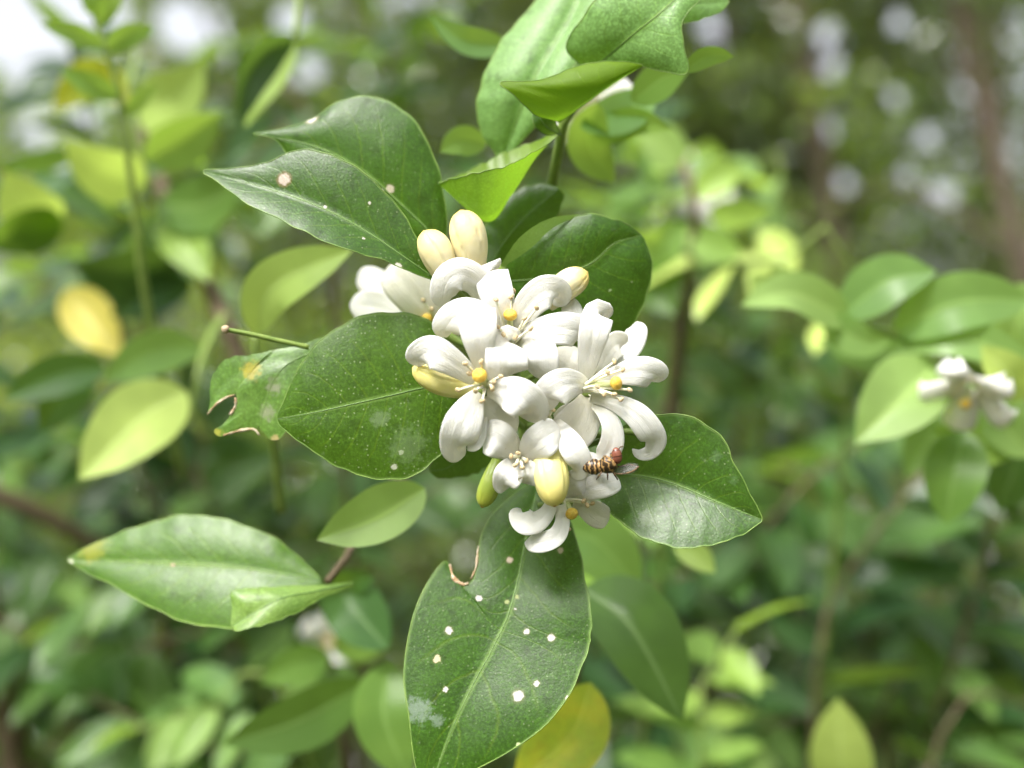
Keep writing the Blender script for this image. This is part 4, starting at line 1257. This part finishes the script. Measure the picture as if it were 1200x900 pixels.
petal(f, [(696, 474, -36, 5), (708, 484, -46, 8), (717, 500, -50, 11), (717, 520, -48, 13), (708, 535, -40, 12), (697, 538, -32, 8), (691, 530, -28, 5)])
petal(f, [(700, 440, -15, 8), (713, 415, -10, 12), (724, 403, -2, 14), (734, 406, 8, 10)], 'petal_cream_shaded')
petal(f, [(712, 435, -10, 6), (730, 420, -2, 10), (741, 402, 6, 13), (747, 386, 12, 11), (746, 377, 18, 6)])
pistil(f, (684, 456, -40), (722, 449, -60), 4, 8)
for a, b in [((684, 452, -42), (712, 436, -66)), ((684, 455, -44), (708, 462, -74)), ((684, 456, -44), (738, 457, -60)), ((684, 457, -44), (728, 468, -64)),
             ((684, 452, -42), (730, 433, -58)), ((685, 453, -42), (720, 424, -48)), ((684, 456, -44), (700, 453, -70)), ((686, 457, -42), (720, 462, -66))]:
    stamen(f, a, b)
pedicel(f, (690, 458, -24), (620, 500, 66))
f = flower(at=(672, 372, 6))
petal(f, [(676, 392, 2, 8), (673, 372, 2, 11), (668, 358, 6, 10), (663, 352, 14, 5)])
pedicel(f, (676, 395, 6), (612, 450, 72))
# flower E between the others
f = flower(at=(642, 488, -6))
petal(f, [(645, 470, -6, 8), (655, 445, -12, 15), (665, 427, -16, 19), (671, 414, -10, 18), (674, 406, 2, 12)], 'petal_cream_shaded')
petal(f, [(648, 492, -10, 6), (660, 508, -50, 11), (671, 525, -64, 14), (680, 542, -62, 13), (677, 555, -52, 10), (667, 557, -42, 5)])
petal(f, [(650, 492, -8, 6), (666, 488, -6, 14), (690, 492, 0, 18), (704, 498, 10, 10)], 'petal_cream_shaded')
petal(f, [(634, 490, -8, 6), (622, 480, -14, 13), (612, 465, -20, 16), (606, 452, -14, 12)], 'petal_cream_shaded')
pistil(f, (642, 492, -10), (637, 475, -26), 4.5, 7.5)
for b in [(629, 487, -30), (648, 480, -30), (634, 496, -32), (642, 500, -34)]:
    stamen(f, (641, 490, -12), b)
pedicel(f, (644, 492, -2), (616, 520, 68))
# flower F, half open
f = flower(at=(609, 538, -30), label='half-open small flower')
petal(f, [(606, 535, -40, 7), (597, 526, -56, 15), (586, 517, -64, 20), (574, 511, -60, 19), (565, 509, -48, 12)], 'petal', twist=0)
petal(f, [(612, 537, -40, 6), (621, 529, -60, 15), (633, 518, -70, 19), (646, 508, -66, 17), (656, 503, -54, 10)], 'petal')
petal(f, [(606, 541, -40, 6), (600, 549, -54, 13), (594, 560, -60, 15), (590, 569, -54, 11), (593, 574, -44, 5)], 'petal', camber=0.3)
petal(f, [(612, 541, -40, 6), (616, 549, -56, 11), (619, 558, -60, 12), (617, 567, -50, 8)], 'petal', camber=0.3)
for b in [(599, 535, -64), (604, 545, -68), (612, 548, -68), (617, 540, -66), (607, 531, -62)]:
    stamen(f, (608, 538, -42), b, 2.2, 3.4)
pedicel(f, (609, 538, -26), (618, 555, 60))
# flower I, hanging below
f = flower(at=(660, 588, 0), label='hanging flower with recurled petals')
petal(f, [(647, 588, -14, 6), (640, 602, -26, 9), (628, 612, -32, 12), (615, 611, -30, 14), (607, 602, -20, 10), (610, 596, -12, 4)])
petal(f, [(656, 592, -14, 6), (659, 611, -24, 8), (653, 627, -30, 10), (638, 635, -30, 11), (623, 637, -24, 9), (615, 636, -14, 5)])
petal(f, [(664, 585, -4, 6), (667, 574, -16, 12), (676, 566, -22, 15), (688, 563, -14, 12), (694, 566, -4, 8)])
petal(f, [(672, 580, -4, 6), (690, 573, -18, 12), (707, 568, -22, 14), (719, 564, -14, 12), (725, 561, -4, 6)])
petal(f, [(672, 590, 2, 6), (688, 596, 2, 12), (703, 605, 6, 14), (714, 608, 14, 10)], 'petal_cream_shaded')
pistil(f, (662, 588, -6), (670, 602, -22), 3.5, 7.5)
for b in [(688, 592, -16), (694, 590, -14), (662, 606, -20), (666, 620, -20), (684, 587, -20)]:
    stamen(f, (662, 586, -8), b)
pedicel(f, (660, 584, 4), (632, 592, 60))
# flower J behind the left leaves
f = flower(at=(512, 384, 120))
petal(f, [(516, 386, 110, 8), (500, 362, 96, 20), (480, 338, 92, 24), (462, 320, 100, 20), (455, 312, 116, 8)], 'petal_cream_shaded')
petal(f, [(500, 384, 120, 8), (470, 370, 140, 14), (440, 360, 160, 17), (410, 358, 180, 14)])
petal(f, [(490, 372, 150, 8), (460, 345, 180, 14), (435, 330, 200, 16), (418, 330, 220, 12)])
pistil(f, (512, 384, 104), (500, 374, 92), 4, 8)
for b in [(496, 352, 84), (506, 362, 86), (515, 370, 86)]:
    stamen(f, (514, 386, 100), b)
pedicel(f, (514, 388, 112), (596, 420, 84))

# buds
bud(S, [(557, 318, -8), (551, 285, -14), (540, 247, -14)], 22, 'bud')
bud(S, [(527, 330, -16), (514, 302, -22), (497, 271, -22)], 20, 'bud', turn=0.6)
bud(S, [(640, 356, 6), (662, 337, 2), (688, 319, 2)], 18, 'bud', turn=1.0)
bud(S, [(560, 456, -40), (520, 448, -44), (484, 431, -44)], 17, 'bud_yellow', turn=0.3)
bud(S, [(638, 520, -8), (644, 550, -50), (650, 593, -66)], 21, 'bud_yellow', False, turn=0.2, neck=0.45, label='plump yellow bud pointing down')
bud(S, [(584, 540, -10), (575, 565, -16), (565, 594, -18)], 13, 'bud_green', turn=0.2, label='green bud')
for a, b in [((557, 322, -6), (588, 370, 80)), ((528, 334, -14), (588, 380, 82)), ((637, 359, 8), (600, 420, 74)), ((564, 457, -36), (610, 480, 72)), ((642, 524, -46), (618, 540, 66)), ((585, 537, -6), (617, 540, 66)),
             ((735, 505, 10), (640, 530, 60))]:
    A, B = P(a[0], a[1], a[2] * .125), P(b[0], b[1], b[2] * .125)
    MB().tube(curve([A, (A + B) / 2 + np.array([0, .0006, -.0006]), B], 10), pxlen(3.6), M['stem'], 10).build('stalk', S)
stem(S, [(758, 512, 1), (738, 506, 1), (700, 510, 3), (640, 530, 8)], 0.0005, 0.0005, name='stalk')

# ------------------------------------------------------------------ the fly on the petals
g = G('fly_body')
co = g.n("ShaderNodeTexCoord")
uvs = g.n("ShaderNodeSeparateXYZ", {0: co.outputs["UV"]})
band = g.math('FRACT', g.math('ADD', g.math('MULTIPLY', uvs.outputs[0], 9.0), g.math('MULTIPLY', g.noise(co.outputs["Object"], 1500, 4), 2.2)))
fc = g.mix(g.ramp(band, 0.5, 0.85), (0.035, 0.021, 0.011), (0.42, 0.25, 0.095))
pr = g.n("ShaderNodeBsdfPrincipled", {"Base Color": fc, "Roughness": 0.35})
M['fly_body'] = g.done(pr.outputs[0])
g = G('fly_eye')
co = g.n("ShaderNodeTexCoord")
uvs = g.n("ShaderNodeSeparateXYZ", {0: co.outputs["UV"]})
band = g.math('FRACT', g.math('MULTIPLY', uvs.outputs[0], 4.0))
fc = g.mix(g.ramp(band, 0.12, 0.2), (0.04, 0.014, 0.010), (0.22, 0.075, 0.048))
pr = g.n("ShaderNodeBsdfPrincipled", {"Base Color": fc, "Roughness": 0.25})
M['fly_eye'] = g.done(pr.outputs[0])
M['fly_leg'] = plain_material('fly_leg', (0.06, 0.035, 0.02), (0.2, 0.12, 0.05), 2500, 0.5)
g = G('fly_wing')
tr = g.n("ShaderNodeBsdfTransparent", {"Color": (0.95, 0.95, 0.95)})
gl = g.n("ShaderNodeBsdfPrincipled", {"Base Color": (0.16, 0.15, 0.14), "Roughness": 0.25})
M['fly_wing'] = g.done(g.n("ShaderNodeMixShader", {0: 0.18, 1: tr.outputs[0], 2: gl.outputs[0]}).outputs[0])


def PX(x, y, d):
    return P(x, y, d * .125)


F = thing('fly', 'small gold striped fly with rusty red eyes resting on a petal', 'fly', PX(705, 556, -50))
fd = -56
body = curve([PX(682, 549, fd), PX(690, 547, fd - 1), PX(700, 547, fd - 2), PX(710, 545, fd - 4), PX(717, 541, fd - 5), PX(721, 536, fd - 5), PX(724, 530, fd - 5)], 40)
tt = np.linspace(0, 1, 40)
rad = np.interp(tt, [0, .06, .2, .34, .44, .52, .64, .74, .80, .88, .96, 1], [1, 4.5, 7.5, 8, 6, 7.5, 9.5, 8, 4, 6.5, 5, 1])
rad = rad * (1 - 0.07 * (0.5 + 0.5 * np.cos(tt * 2 * math.pi * 10)) * (tt < 0.5))
MB().tube(body, rad * pxlen(1.18), M['fly_body'], 18).build('body', F)
for s in (-1, 1):
    mb = MB()
    ellipse(mb, PX(723, 534, fd - 5 + 4.5 * s), PX(725, 545, fd) - PX(721, 522, fd), (pxlen(9.5), pxlen(5.8)), M['fly_eye'], 14, 14)
    mb.build('eye', F)
    Gd, uv = ribbon([(711, 548, (fd + 2 + 5 * s) * .125), (724, 551, (fd + 3 + 7 * s) * .125), (738, 549 + s, (fd + 5 + 9 * s) * .125), (748, 547 + 2 * s, (fd + 6 + 10 * s) * .125)], [2, 5, 6, 2], n=16, m=3, camber=0.1, twist=25 * s)
    w = MB().sheet(Gd, M['fly_wing'], uv, thick=0.00003).build('wing', F)
    MB().tube(Gd[:, 0 if s < 0 else -1], pxlen(0.8), M['fly_leg'], 6).build('wing_vein', w)
    for (x, dx) in ((708, -7), (712, 0), (716, 6)):
        a, b, c2 = PX(x, 549, fd + 3 * s), PX(x + dx * .8, 557, fd + 9 * s), PX(x + dx * 1.3, 562, fd + 12 + 9 * s)
        MB().tube(curve([a, b, c2], 10), np.linspace(pxlen(1.3), pxlen(0.6), 10), M['fly_leg'], 6).build('leg', F)
    MB().tube(curve([PX(724, 527, fd - 6 + 2 * s), PX(727, 524, fd - 7 + 3 * s), PX(730, 523, fd - 8 + 4 * s)], 6), pxlen(0.7), M['fly_leg'], 6).build('antenna', F)
